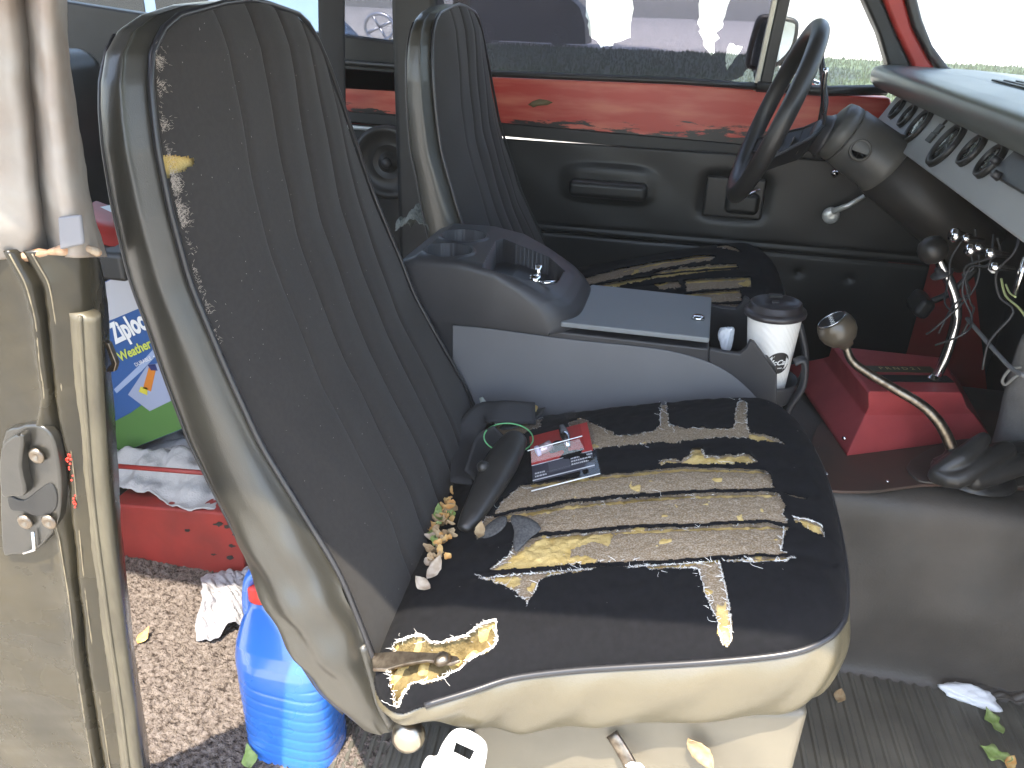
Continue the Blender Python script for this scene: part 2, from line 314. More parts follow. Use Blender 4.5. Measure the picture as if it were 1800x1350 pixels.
# loudspeaker
sc = at(683, 285, y=2.12); sp = MB().lathe([(.10, 0), (.10, .012), (.088, .02), (.08, .01), (.03, -.005), (.026, .012), (.001, .02)], sc, (0, -1, 0), 40).build('speaker', rubb, body)
MB().lathe([(.001, .026), (.012, .022), (.016, .015)], sc, (0, -1, 0), 20).build('speaker_cone', dplastic, sp)
# dark wheel arch behind the driver's seat
# windscreen frame / A pillar far side
ap = [(1545, -60), (1602, 60), (1640, 118), (1700, 128), (1680, 100), (1655, 60), (1640, 20), (1605, -60)]
ap = [at(1500, -30, y=2.10), at(1552, 100, y=2.10), at(1570, 150, y=2.10), at(1650, 128, y=2.10), at(1612, 60, y=2.1), at(1575, -30, y=2.1)]
MB().prism([at(a, b, y=2.10) for a, b in [(1505,-30),(1545,60),(1562,118),(1570,150),(1605,160),(1600,110),(1572,50),(1540,-30)]], (0, .06, 0)).build('windscreen_pillar_trim', blk, body, bevel=.008)
MB().prism([at(a, b, y=2.09) for a, b in [(1541,-30),(1573,50),(1601,110),(1609,135),(1655,135),(1632,100),(1606,50),(1584,-30)]], (0, .07, 0)).build('windscreen_pillar', red, body, bevel=.01)
MB().prism([at(a, b, y=2.08) for a, b in [(1585,-30),(1607,50),(1633,100),(1656,128),(1700,135),(1668,118),(1640,80),(1622,35),(1606,-30)]], (0, .07, 0)).build('windscreen_seal', rubb, body, bevel=.006)
MB().prism([at(1660,135,y=2.07), at(1660,135,y=2.07)+Vector((.0,0,.012)), at(1660,135,y=2.07)+Vector((.03,0,.012)), at(1660,135,y=2.07)+Vector((.03,0,0))], (0, -1.5, 0)).build('windscreen_lower_seal', rubb, body)
wsg = glassm('windscreen_glass'); N_ = wsg.node_tree.nodes; mx_ = N_['Mix Shader']; wsg.node_tree.links.remove(mx_.inputs[0].links[0]); mx_.inputs[0].default_value = .03
gl0 = at(1640, 120, y=2.07); MB().prism([gl0, gl0+Vector((0, -1.5, 0)), gl0+Vector((-.22, -1.5, .45)), gl0+Vector((-.22, 0, .45))], (.004, 0, 0)).build('windscreen', wsg, body, smooth=False)
# cowl outside the windscreen
MB().box((.98, 1.4, .90), (.85, 1.7, .08)).build('cowl', mat('bonnet', (.28, .28, .27), .35, coat=.3), body, bevel=.03)
# firewall and kick panel, red
MB().prism([at(1570, 400, y=2.13), at(1700, 380, y=2.13), at(1760, 900, y=2.13), at(1500, 900, y=2.13)], (0, .03, 0)).build('kick_panel', redm, body, smooth=False)
MB().box((.86, 1.4, .44), (.03, 1.6, 1.02)).build('firewall', blk, body, smooth=False)
MB().box((.74, 1.2, .60), (.16, .9, .34)).build('heater_box', blk, body, bevel=.02)

MB().box((.80, 2.19, .44), (.45, .02, 1.02)).build('side_wall', blk, body, smooth=False)
# ================================================================== driver door
door = empty('driver_door', (0, 2.15, .1), 'driver door with scuffed red top, black vinyl panel and window crank', 'truck door')
def dp(pts): return P2(pts, 2.15)
MB().prism(dp([(560, 113), (850, 135), (1200, 149), (1565, 172), (1600, 320), (1400, 286), (880, 240), (600, 215)]), (0, .05, 0)).build('painted_panel', doorp, door, bevel=.006)
MB().prism([at(600, 214, y=2.144), at(880, 239, y=2.144), at(1400, 285, y=2.144), at(1600, 305, y=2.144), at(1600, 285, y=2.144), at(1400, 262, y=2.144), at(880, 216, y=2.144), at(600, 195, y=2.144)], (0, .02, 0)).build('trim_rail', blk, door, bevel=.004)
a, b = at(600, 222, y=2.135), at(1580, 308, y=2.135); MB().tube([a, (a+b)/2, b], .0055, 8).build('chrome_strip', mat('bright_trim', (.75, .75, .72), .35, metal=.4), door)
MB().prism([at(a, b, y=2.1495) for a, b in ((928, 184), (936, 178), (948, 174), (962, 176), (972, 180), (962, 185), (945, 186), (938, 189))], (0, .001, 0)).build('paint_chip', mat('chip_khaki', (.16, .12, .06), .7), door)
# quilted lower vinyl panel as relief surface
def door_relief():
    nx, nz = 220, 130; X = np.linspace(-.75, .62, nx); Zs = np.linspace(.05, .775, nz); XX, ZZ = np.meshgrid(X, Zs, indexing='ij')
    zt = .775+.0*XX; Y = np.full_like(XX, 2.135); P = np.stack([XX, Y, ZZ], -1); u, v = pjn(P)
    def ln(p0, p1, wd, dep):
        d = (v-(p0[1]+(u-p0[0])*(p1[1]-p0[1])/(p1[0]-p0[0]))); return dep*np.exp(-(d/wd)**2)
    Y = Y+ln((940, 404), (1570, 460), 3, .006)+ln((940, 392), (1570, 445), 3, .004)
    def pad(cx, cz, wx, wz, dep, pw=4):
        c = at(cx, cz, y=2.135); r = (np.abs((XX-c.x)/wx)**pw+np.abs((ZZ-c.z)/wz)**pw); return -dep*np.exp(-r**2)
    Y = Y+pad(1070, 322, .115, .045, .010)-pad(1290, 345, .088, .062, .014)
    for c_ in ((1402, 478), (1490, 488)):
        c = at(*c_, y=2.135); Y = Y+.008*np.exp(-(((XX-c.x)/.012)**2+((ZZ-c.z)/.010)**2))
    Y += .0015*np.sin(XX*23+ZZ*9)*np.cos(ZZ*31)
    P[..., 1] = Y; mesh('vinyl_panel', P.reshape(-1, 3), grid_faces(nx, nz), blkv, door, solid=.01)
door_relief()
g0 = at(1002, 318, y=2.12); g1 = at(1140, 325, y=2.12)
MB().box(((g0.x+g1.x)/2, 2.105, g0.z-.012), (g1.x-g0.x, .05, .045)).build('armrest_pull', blkv, door, bevel=.016, seg=4)
c = at(1290, 348, y=2.13); MB().box(c+Vector((0, .002, 0)), (.150, .016, .105)).build('handle_recess', rubb, door, bevel=.026, seg=5); MB().box(c+Vector((.022, -.010, -.010)), (.085, .03, .055)).build('handle_cup', blkv, door, bevel=.02, seg=5)
a = at(1335, 332, y=2.09); MB().tube([a, a+Vector((-.035, -.005, -.02)), a+Vector((-.065, 0, -.028))], [.008, .011, .009], 8, flat=.5).build('door_handle', chrome, door)
a = at(1460, 378, y=2.115); b = at(1518, 343, y=2.10)
btr = MT['bright_trim']; cr = MB().lathe([(.001, .014), (.006, .0155), (.017, .013), (.0205, .008), (.0205, 0)], a, (0, -1, .0), 28).build('window_crank', btr, door)
MB().tube([a+Vector((0, -.015, .012)), (a+b)/2+Vector((0, -.02, .004)), b+Vector((0, -.01, 0))], [.008, .0062, .0055], 8).build('crank_arm', btr, cr)
a = at(1465, 302, y=2.12); MB().lathe([(.001, .03), (.008, .027), (.009, .01), (.005, 0)], a, (0, -1, 0), 16).build('lock_knob', chrome, door)
# window frame: sill seal, vent divider, vent frame, glass
MB().tube(P2([(560, 106), (850, 129), (1200, 143), (1330, 152)], 2.14), .008, 6).build('sill_seal', rubb, door)
MB().tube(P2([(1330, 152), (1450, 160), (1560, 158)], 2.14), .012, 6).build('vent_frame', rubb, door)
d0, d1 = at(1337, 160, y=2.14), at(1385, -60, y=2.14)
MB().prism([d0+Vector((-.018, 0, 0)), d0+Vector((-.006, 0, 0)), d1+Vector((-.006, 0, 0)), d1+Vector((-.018, 0, 0))], (0, .03, 0)).build('window_channel', mat('channel', (.45, .43, .36), .4, metal=.6), door, bevel=.002)
MB().prism([d0+Vector((-.005, 0, 0)), d0+Vector((.022, 0, 0)), d1+Vector((.022, 0, 0)), d1+Vector((-.005, 0, 0))], (0, .03, 0)).build('vent_divider', rubb, door, bevel=.004)
MB().prism(P2([(560, 108), (1335, 150), (1385, -90), (560, -90)], 2.165), (0, .004, 0)).build('door_glass', glass, door, smooth=False)
film = bpy.data.materials.new('tint_film'); film.use_nodes = True; N_ = film.node_tree.nodes; tr_ = N_.new('ShaderNodeBsdfTransparent'); tr_.inputs[0].default_value = (.20, .19, .235, 1); film.node_tree.links.new(tr_.outputs[0], N_['Material Output'].inputs[0]); N_.remove(N_['Principled BSDF'])
def holed(name, outer, holes, m, par, y, th, **k):
    bm = bmesh.new(); ev = []
    for loop in [outer]+holes:
        vs_ = [bm.verts.new(at(a, b, y=y)) for a, b in loop]; ev += [bm.edges.new((vs_[i], vs_[(i+1) % len(vs_)])) for i in range(len(vs_))]
    bmesh.ops.triangle_fill(bm, edges=ev, use_beauty=True, use_dissolve=False); bm.verts.index_update(); a_ = [tuple(p.co) for p in bm.verts]; b_ = [[x.index for x in f_.verts] for f_ in bm.faces]; bm.free()
    return mesh(name, a_, b_, m, par, smooth=False, **k)
random.seed(21)
def jag(pts, n=5, a=2.5):
    o = []
    for (x0, y0), (x1, y1) in zip(pts, pts[1:]+pts[:1]):
        for q in range(n): t = q/n; o.append((x0+(x1-x0)*t+(random.gauss(0, a) if q else 0), y0+(y1-y0)*t+(random.gauss(0, a*.6) if q else 0)))
    return o
holed('tint_film', [(700, 118), (1000, 135), (1334, 149), (1378, -80), (560, -80), (560, 108)], [jag([(1026, -60), (1030, 20), (1036, 62), (1056, 84), (1078, 76), (1108, 66), (1110, -60)]), jag([(1232, -60), (1229, 30), (1232, 62), (1250, 98), (1262, 62), (1274, 30), (1292, -60)]), jag([(1283, 76), (1305, 82), (1296, 98), (1278, 124), (1275, 108)], 4, 1.5), jag([(1284, 143), (1300, 136), (1318, 118), (1324, 126), (1326, 144)], 4, 1.5)], film, door, 2.160, 0)
MB().prism(P2([(1345, 155), (1565, 160), (1490, -60), (1390, -60)], 2.165), (0, .004, 0)).build('vent_glass', glass, door, smooth=False)
# mirror on the door
ml = [at(a, b, y=2.42) for a, b in sm2([(1333, 30), (1322, 60), (1312, 100), (1312, 118), (1325, 124), (1360, 122), (1395, 90), (1405, 50), (1400, 34), (1380, 28), (1350, 25)], 3, True)]
mr = MB().prism(ml, (.0, .05, 0)).build('mirror_housing', blk, door, bevel=.01)
ml2 = [at(a, b, y=2.415) for a, b in sm2([(1345, 36), (1330, 65), (1320, 105), (1325, 116), (1358, 114), (1388, 86), (1397, 52), (1392, 40)], 3, True)]
MB().prism(ml2, (0, .004, 0)).build('mirror_glass', mat('mirror', (.5, .55, .62), .08, metal=1), mr, smooth=False)
MB().tube([at(1375, 115, y=2.43), at(1440, 150, y=2.22)], .009, 8).build('mirror_arm', chrome, door)

# ================================================================== seats
ZC = np.array([.20, .25, .38, .47, .55, .64, .73, .826, .91, .99, 1.06, 1.12]); XC = np.array([-.27, -.285, -.318, -.349, -.390, -.437, -.468, -.497, -.508, -.515, -.521, -.527])
zf = np.linspace(.2, 1.12, 400); xf = np.interp(zf, ZC, XC)
for _ in range(60): xf[1:-1] = .5*xf[1:-1]+.25*(xf[:-2]+xf[2:])
def XCf(z): return np.interp(z, zf, xf)
NZ = [.25, .38, .5, .9, .96, .99, 1.02, 1.045, 1.065, 1.078, 1.088, 1.093]; NY = [.690, .695, .703, .703, .706, .711, .718, .730, .753, .785, .84, .93]
FZ = [.25, .40, .58, .71, .826, .90, .96, 1.01, 1.045, 1.066, 1.080, 1.089, 1.093]; FY = [1.24, 1.262, 1.24, 1.232, 1.208, 1.18, 1.152, 1.125, 1.10, 1.08, 1.05, .997, .93]
TZ = [.25, .30, .37, .47, .55, .66, .78, .88, 1.0, 1.06, 1.1]; TT = [.045, .09, .112, .118, .105, .085, .068, .06, .05, .04, .03]
GRV = [.853, .928, 1.0, 1.07, 1.135]
def build_back(root, dy, vel, ny=1.0, detail=1.0):
    # velour face with pleats
    nz, nv = int(420*detail), int(300*detail)
    z0 = .34; s = np.linspace(0, 1, nz); Zr = z0+(1.0925-z0)*(1-(1-s)**1.6)
    V = (1-np.cos(np.linspace(0, 1, nv)*PI))/2*.3+np.linspace(0, 1, nv)*.7
    yn = np.interp(Zr, NZ, NY)+.004; yf = np.interp(Zr, FZ, FY)-.004
    Y = yn[:, None]+(yf-yn)[:, None]*V[None]; Z = np.repeat(Zr[:, None], nv, 1)
    X = XCf(Z); bul = .016*(1-np.abs(2*V-1)**3.5)[None]*np.clip((1.093-Z)/.05, 0, 1)**.5
    gr = np.zeros_like(X)
    for g in GRV:
        gy = g-.015*np.clip((Z-.85)/.25, 0, 1)*(1 if g > .9 else 0)*(g-.9)*4-.02*np.clip((.62-Z)/.2, 0, 1)
        d = (Y-gy); gr -= .0065*np.exp(-(np.abs(d)/.0045)**1.3)*(1.0 if g > .9 else .55)
    chan = .003*np.sin(np.clip((Y-.928)/.0715, 0, 3)*PI)**2
    X = X+bul+gr+chan*(Y > .928)*(Y < 1.135)
    X += .0012*np.sin(Z*37+Y*11)*np.cos(Y*29-Z*13)
    P = np.stack([X, Y+dy, Z], -1); P[..., 1] += 0
    F = grid_faces(nz, nv)
    if dy == 0:   # torn spots near the outer edge
        u, v = pjn(P); j1 = rng.normal(0, .8, u.shape)
        hole = inpoly(u+j1, v+j1, HOLE_B1) | inpoly(u+j1, v+j1, HOLE_B2)
        fm = ~hole.ravel()[F].any(1); mesh('backrest_velour', P.reshape(-1, 3), F[fm], vel, root)
        hp = P[hole]; lo = hp.min(0)-.02; hi = hp.max(0)+.02
        sub = P[::3, ::3].copy(); sub[..., 0] -= .006; sub[..., 0] += rng.normal(0, .0006, sub[..., 0].shape)
        Ff = grid_faces(sub.shape[0], sub.shape[1]); q = sub.reshape(-1, 3)[Ff].mean(1); k = (q > lo).all(1) & (q < hi).all(1)
        used = np.unique(Ff[k]); mp = -np.ones(len(sub.reshape(-1, 3)), int); mp[used] = np.arange(len(used))
        mesh('backrest_foam', sub.reshape(-1, 3)[used], mp[Ff[k]], foam, root)
    else: mesh('backrest_velour', P.reshape(-1, 3), F, vel, root)
    # shell: near side bolster, back, far side
    nz2 = 110; s = np.linspace(0, 1, nz2); Zr = .245+(1.0935-.245)*(1-(1-s)**1.8); prof = []
    for z in Zr:
        t = float(np.interp(z, TZ, TT)); x0 = float(XCf(z)); a = float(np.interp(z, NZ, NY)); b = float(np.interp(z, FZ, FY)); sh = max(0.0, min(1, (1.0935-z)/.03))**.5
        o = (.020+.018*math.exp(-((z-.42)/.13)**2))*sh; bot = min(1, max(0, (z-.245)/.09))**.5; o *= .4+.6*bot
        ctrl = [(x0-.002, a+.004), (x0-.006, a-.002), (x0-.014, a-o*.7), (x0-t*.35, a-o), (x0-t*.7, a-o*.9), (x0-t*.93, a-o*.35), (x0-t, a+.03*sh), (x0-t, (a+b)/2), (x0-t, b-.03*sh), (x0-t*.93, b+o*.35), (x0-t*.7, b+o*.8), (x0-t*.3, b+o*.8), (x0-.012, b+o*.5), (x0-.002, b-.004)]
        prof.append([(p.x, p.y+dy, z) for p in smoothpts([(c[0], c[1], 0) for c in ctrl], 5)])
    P = np.array(prof); n = P.shape[1]
    # wrinkles in the vinyl low down
    ww = np.exp(-((P[..., 2]-.42)/.12)**2)*np.clip((.80-(P[..., 1]-dy))/.1, 0, 1)
    P[..., 1] += ww*.0065*np.sin(P[..., 2]*85+P[..., 0]*60)*np.sin(P[..., 0]*70+1)
    F = grid_faces(nz2, n)
    o = mesh('backrest_bolster', P.reshape(-1, 3), F, vinyl, root)
    # top cap (lies over the top) and piping round the velour
    c = np.linspace(.30, 1.09, 70); near = [(float(XCf(z))+.003, float(np.interp(z, NZ, NY))+.001+dy, z) for z in c]
    zt = c[::-1]; far = [(float(XCf(z))+.003, float(np.interp(z, FZ, FY))-.001+dy, z) for z in zt]
    MB().tube(near+[(float(XCf(1.093))+.003, .93+dy, 1.094)]+far, .0034, 8).build('piping', piping, root)
    # outer seam at the rear of the bolster
    se = []
    for z in np.linspace(.27, 1.06, 60):
        t = float(np.interp(z, TZ, TT)); a = float(np.interp(z, NZ, NY)); se.append((float(XCf(z))-t*.93, a-.010+dy, z))
    MB().tube(se, .0022, 6).build('rear_seam', piping, root)
def inpoly(u, v, poly):
    r = np.zeros(np.shape(u), bool); n = len(poly); j = n-1
    for i in range(n):
        xi, yi = poly[i]; xj, yj = poly[j]
        if yi != yj: r ^= ((yi > v) != (yj > v)) & (u < (xj-xi)*(v-yi)/(yj-yi)+xi)
        j = i
    return r
def dseg(u, v, pl):
    d = np.full(np.shape(u), 1e9)
    for (x0, y0), (x1, y1) in zip(pl[:-1], pl[1:]):
        L2 = (x1-x0)**2+(y1-y0)**2+1e-9; t = np.clip(((u-x0)*(x1-x0)+(v-y0)*(y1-y0))/L2, 0, 1); d = np.minimum(d, np.hypot(u-x0-t*(x1-x0), v-y0-t*(y1-y0)))
    return d
HOLE_B1 = [(275,278),(300,275),(325,277),(342,281),(335,290),(325,297),(310,303),(298,303),(296,312),(289,306),(280,300),(277,290)]
HOLE_B2 = [(253,114),(262,118),(267,126),(262,130),(255,122)]
# ---------------- cushion
A0, BX, BY = .418, .27, .10
def rim(x, y): return A0+BX*x+BY*(y-.7)
def onrim(px, py):
    n = np.array([-BX, -BY, 1.]); p0 = np.array([0, .7, A0]); d = rayd(px, py); return CAM+d*(n.dot(p0-CAM)/n.dot(d))
near_px = [(697,1252),(760,1234),(830,1213),(900,1191),(1000,1178),(1100,1171),(1250,1162),(1380,1148),(1440,1128),(1472,1102),(1483,1065)]
OUT = [tuple(onrim(*p)[:2]) for p in near_px]+[(.240, .86), (.238, .98), (.228, 1.08), (.205, 1.165), (.165, 1.215), (.08, 1.235), (-.05, 1.24), (-.18, 1.238), (-.30, 1.23), (-.325, 1.18), (-.325, .95), (-.318, .76), (-.30, .68)]
OUT = sm2(OUT, 5, True)
def crownf(d): 
    t = np.clip(d/.045, 0, 1); t2 = np.clip(d/.20, 0, 1)
    return .030*np.sqrt(1-(1-t)**2)+.030*(1-(1-t2)**2)
SEAMS = [[(930,846),(1057,829),(1200,815),(1343,820),(1400,832)], [(870,905),(900,897),(1000,879),(1100,869),(1200,862),(1365,859),(1430,872)],
         [(860,955),(960,936),(1100,925),(1200,920),(1350,914),(1385,921),(1445,940)], [(840,1008),(857,1003),(1000,994),(1100,988),(1200,982),(1262,977)], [(1040,795),(1200,783),(1330,779),(1400,792)], [(740,1042),(840,1010)], [(1262,977),(1398,972),(1465,990)]]
H_ALL = {
 'A': [(1000,745),(1022,736),(1048,748),(1077,761),(1085,767),(1125,764),(1150,757),(1160,748),(1161,715),(1160,690),(1165,684),(1172,694),(1172,720),(1176,748),(1200,753),(1290,755),(1293,722),(1300,702),(1312,710),(1313,745),(1316,763),(1343,764),(1365,772),(1379,779),(1368,778),(1340,774),(1317,771),(1260,769),(1200,775),(1120,781),(1050,787),(1000,795)],
 'B': [(1158,813),(1172,807),(1200,808),(1212,800),(1220,781),(1232,780),(1236,795),(1240,803),(1275,801),(1317,798),(1320,803),(1333,811),(1290,812),(1200,813)],
 'C': [(905,862),(935,845),(1057,833),(1200,819),(1300,818),(1345,823),(1352,835),(1358,853),(1364,860),(1200,865),(1100,872),(1000,882),(900,899),(870,905),(880,885)],
 'D': [(850,912),(880,903),(1000,884),(1100,874),(1200,867),(1300,862),(1370,864),(1373,876),(1380,890),(1375,905),(1385,918),(1350,912),(1200,922),(1080,928),(1000,934),(955,936),(925,925),(890,917),(850,945),(835,950)],
 'E': [(960,940),(1080,930),(1200,924),(1350,917),(1390,924),(1382,930),(1377,950),(1374,968),(1397,975),(1396,984),(1330,982),(1262,974),(1200,980),(1100,985),(1000,990),(930,996),(857,1001),(880,985),(895,978),(900,962),(908,945),(930,935)],
 'F': [(838,1016),(900,1009),(1000,1000),(1100,994),(1200,988),(1262,984),(1330,981),(1398,981),(1385,986),(1330,990),(1280,989),(1263,984),(1270,1010),(1277,1040),(1284,1080),(1285,1125),(1278,1137),(1268,1128),(1258,1085),(1247,1065),(1238,1040),(1227,1002),(1215,998),(1190,999),(1160,1003),(1130,998),(1100,996),(1060,994),(1035,1003),(1005,1007),(960,1014),(948,1020),(940,1040),(928,1062),(915,1052),(908,1041),(880,1028)],
 'R': [(1374,860),(1400,869),(1420,876),(1412,881),(1390,874)], 'R2': [(1392,908),(1420,914),(1444,924),(1450,944),(1440,938),(1425,928),(1400,918)],
 'L': [(850,770),(872,745),(900,735),(930,724),(962,716),(950,752),(900,770),(860,790)],
 'G': [(697,1127),(712,1124),(728,1118),(743,1117),(757,1128),(773,1130),(795,1123),(817,1118),(835,1106),(847,1097),(860,1093),(871,1091),(872,1110),(872,1133),(855,1145),(833,1157),(805,1178),(773,1194),(750,1200),(727,1202),(716,1212),(708,1225),(700,1245),(694,1240),(688,1215),(684,1180),(688,1150)]}
H_FOAM = [[(1316,761),(1343,764),(1379,780),(1340,776),(1316,771)], H_ALL['B'],
 [(935,845),(1057,832),(1200,818),(1345,821),(1345,828),(1200,825),(1057,840),(935,853)], [(870,905),(1000,884),(1200,866),(1368,863),(1370,870),(1200,873),(1000,892),(860,916)],
 [(955,940),(1075,930),(1076,948),(1066,958),(1045,950),(1020,956),(1005,966),(1000,976),(1030,972),(1048,979),(1046,986),(1000,991),(857,1002),(890,985),(915,965)], [(1076,930),(1200,922),(1390,920),(1390,926),(1200,931),(1076,937)],
 [(1262,972),(1340,975),(1398,973),(1398,982),(1262,984),(1200,993),(1100,999),(1000,1005),(960,1010),(960,1000),(1100,993),(1200,987)],
 [(838,1016),(905,1008),(917,1014),(915,1024),(900,1038),(870,1030)], [(1252,1075),(1268,1070),(1284,1068),(1286,1138),(1262,1138)], H_ALL['R'], H_ALL['R2'], [(893,735),(930,722),(965,714),(958,735),(930,740),(900,748)], H_ALL['G']]
def smooth2(a, k):
    for _ in range(k): a = (np.roll(a, 1, 0)+np.roll(a, -1, 0)+np.roll(a, 1, 1)+np.roll(a, -1, 1)+a)/5
    return a
def build_cushion(root, dy, dz, holes, foams, seams, step, seatbase=True, gw=1.0):
    xs = np.arange(-.345, .262, step); ys = np.arange(.60, 1.262, step); XX, YY = np.meshgrid(xs, ys, indexing='ij')
    ins = inpoly(XX, YY, OUT); D = dseg(XX, YY, OUT+[OUT[0]]); D = np.where(ins, D, -D)
    H = crownf(np.maximum(D, 0)); Z = rim(XX, YY)+H
    P = np.stack([XX, YY+dy, Z+dz], -1); u, v = pjn(P)
    seamd = np.full(u.shape, 1e9)
    for s in seams: seamd = np.minimum(seamd, dseg(u, v, s))
    Z = Z-.004*np.exp(-(seamd/(9*gw))**2)
    n1 = smooth2(rng.normal(0, 1, u.shape), 6); n1 /= n1.std(); n2 = smooth2(rng.normal(0, 1, u.shape), 6); n2 /= n2.std(); n0 = rng.normal(0, .55, u.shape)
    uj = u+n1*.9*gw+n0; vj = v+n2*.8*gw+n0
    hole = np.zeros(u.shape, bool)
    for h in holes: hole |= inpoly(uj, vj, h)
    keep = seamd+n1*.35 < 2.7*gw; gmask = inpoly(u, v, [(620,1080),(880,1080),(880,1290),(620,1290)]) if dy == 0 else np.zeros(u.shape, bool)
    hole &= ~(keep & ~gmask)
    fo = np.zeros(u.shape, bool)
    for h in foams: fo |= inpoly(u+n1*1.6*gw+n2, v+n2*.7*gw, h)
    n3 = smooth2(rng.normal(0, 1, u.shape), 40); n3 /= n3.std()
    Zc = Z+.0006*n3
    F = grid_faces(*u.shape); insF = ins.ravel()[F].all(1); hF = hole.ravel()[F].any(1)
    def comp(name, Zm, fmask, m, **k):
        Fm = F[fmask]; us = np.unique(Fm); mp = np.zeros(u.size, int); mp[us] = np.arange(len(us)); PP = np.stack([XX, YY+dy, Zm+dz], -1).reshape(-1, 3)[us]
        return mesh(name, PP, mp[Fm], m, root, **k)
    insC = (D > -.0035).ravel()[F].all(1)
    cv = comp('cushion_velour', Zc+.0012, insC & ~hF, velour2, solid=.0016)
    near = smooth2(hole.astype(float), 6).ravel()[F].max(1) > .02; foF = fo.ravel()[F].all(1)
    comp('cushion_backing', Z-.0022+.0003*n1, insF & near & ~foF, scrim)
    deep = smooth2((inpoly(u, v, H_ALL['G'])).astype(float), 10)*(.024+.006*n3) if dy == 0 else 0
    comp('cushion_foam', Z-.0040-deep+.0006*n1+.0008*n3, insF & near, foam)
    if dy == 0:
        gF = inpoly(u, v, [(620,1080),(880,1080),(880,1290),(620,1290)]).ravel()[F].all(1); comp('rear_corner_foam_shade', Z-.0030-deep+.001*n1+.003*n3, insF & near & gF, mat('shaded_foam', (.115, .085, .036), .95, (.22, .17, .08), 60, bump=.8, bs=300, bd=.3, spec=.1))  # darker foam colour puts the shade inside the tear into the material
    # loose threads along the torn edges
    mb = MB(); nzc = 0
    edge = hole & ~(np.roll(hole, 1, 0) & np.roll(hole, -1, 0) & np.roll(hole, 1, 1) & np.roll(hole, -1, 1)) & ins & (seamd > 5*gw)
    idx = np.argwhere(edge); rng.shuffle(idx); dens = 1.0
    for (i, j) in idx[:int(len(idx)*(.85 if dy == 0 else .25))]:
        p = Vector((xs[i], ys[j]+dy, Z[i, j]+dz+.0005)); pyy = v[i, j]; big = dy == 0 and pyy > 1085 and u[i, j] < 880
        prob = .28 if pyy < 900 else (.6 if pyy < 960 else 1.0)
        if random.random() > prob: continue
        L = random.uniform(.0015, .0042 if pyy < 960 else .0055)*(1.7 if big else 1)*(1.8 if random.random() < .06 else 1); a = random.uniform(0, 2*PI)
        L *= .6 if big else 1
        d = Vector((math.cos(a), math.sin(a), random.uniform(.0, .5))); e = Vector((random.gauss(0, .5), random.gauss(0, .5), random.uniform(-.1, .2)))
        mb.tube([p, p+d*L*.5, p+(d+e)*L], [.00042 if (big or pyy > 965) else .00026]*2+[.0001], 3, cap=False)
    # a few long loose strands
    if dy == 0:
        for k in range(46):
            i, j = idx[random.randrange(len(idx))]; p = Vector((xs[i], ys[j], Z[i, j]+.001)); pts = [p]; a = random.uniform(0, 6.28)
            for q in range(7): a += random.gauss(0, .6); pts.append(pts[-1]+Vector((math.cos(a)*.003, math.sin(a)*.003, random.uniform(-.0006, .0009))))
            mb.tube(pts, .00022, 3, cap=False)
    tag(mb.build('frayed_threads', thread, root, smooth=False), kind='stuff')
    # skirt
    n = len(OUT); rows = []; hts = [0, .004, .015, .035, .062, .086, .099, .105]; outw = [.001, .004, .010, .014, .012, .006, -.002, -.014]
    cx = sum(p[0] for p in OUT)/n; cy = sum(p[1] for p in OUT)/n; nr = []
    for i in range(n):
        a = Vector(OUT[(i-1) % n]); b = Vector(OUT[(i+1) % n]); t = (b-a).normalized(); q = Vector((t.y, -t.x)); 
        if q.dot(Vector(OUT[i])-Vector((cx, cy))) < 0: q = -q
        nr.append(q)
    pts = OUT; fine = []
    for h, ow_ in zip(hts, outw):
        r = []
        for i in range(n):
            ow = ow_
            x, y = pts[i]; wv = .003*math.sin(i*.9+h*60)*min(1, h/.03)
            tp = max(0, min(1, (-.12-x)/.12)); hh = h*(1-.78*tp); ow = ow*(1-.75*tp); wv += float(fbm(np.array(x*1.0+y), np.array(-h*1.3), 26, 4))*.0016*min(1, h/.03)
            r.append((x+nr[i].x*(ow+wv), y+nr[i].y*(ow+wv)+dy, rim(x, y)-hh+dz))
        rows.append(r)
    P2_ = np.array(rows); F2 = grid_faces(P2_.shape[0], n, closed_v=True)
    # skirt left open at the torn rear corner
    mesh('seat_skirt', P2_.reshape(-1, 3), F2, vinyl_s if dy == 0 else vinyl, root, sub=2)
    seq = [Vector((x+nr[i].x*.002, y+nr[i].y*.002+dy, rim(x, y)+dz+.001)) for i, (x, y) in enumerate(OUT) if True]
    k0 = 4
    MB().tube(seq[k0:]+seq[:2] if False else seq[k0:n-12], .0042, 8).build('seat_piping', piping, root)
    return Z, xs, ys
ps = empty('passenger_seat', (-.05, .95, 0), 'torn black high-back bucket seat nearest the camera with foam showing', 'car seat', 'bucket seats in the truck')
build_back(ps, 0, velour)
CZ, cxs, cys = build_cushion(ps, 0, 0, list(H_ALL.values()), H_FOAM, SEAMS, .0013)
def surf(px, py, lift=0):
    """point of the passenger cushion that the photo shows at this pixel"""
    d = rayd(px, py); ts = np.linspace(.6, 1.9, 3000); P = CAM+ts[:, None]*d
    i = np.clip(((P[:, 0]-cxs[0])/(cxs[1]-cxs[0])).astype(int), 0, len(cxs)-1); j = np.clip(((P[:, 1]-cys[0])/(cys[1]-cys[0])).astype(int), 0, len(cys)-1)
    k = np.where(P[:, 2] < CZ[i, j]+lift)[0]; return Vector(P[k[0]]) if len(k) else Vector(P[-1])
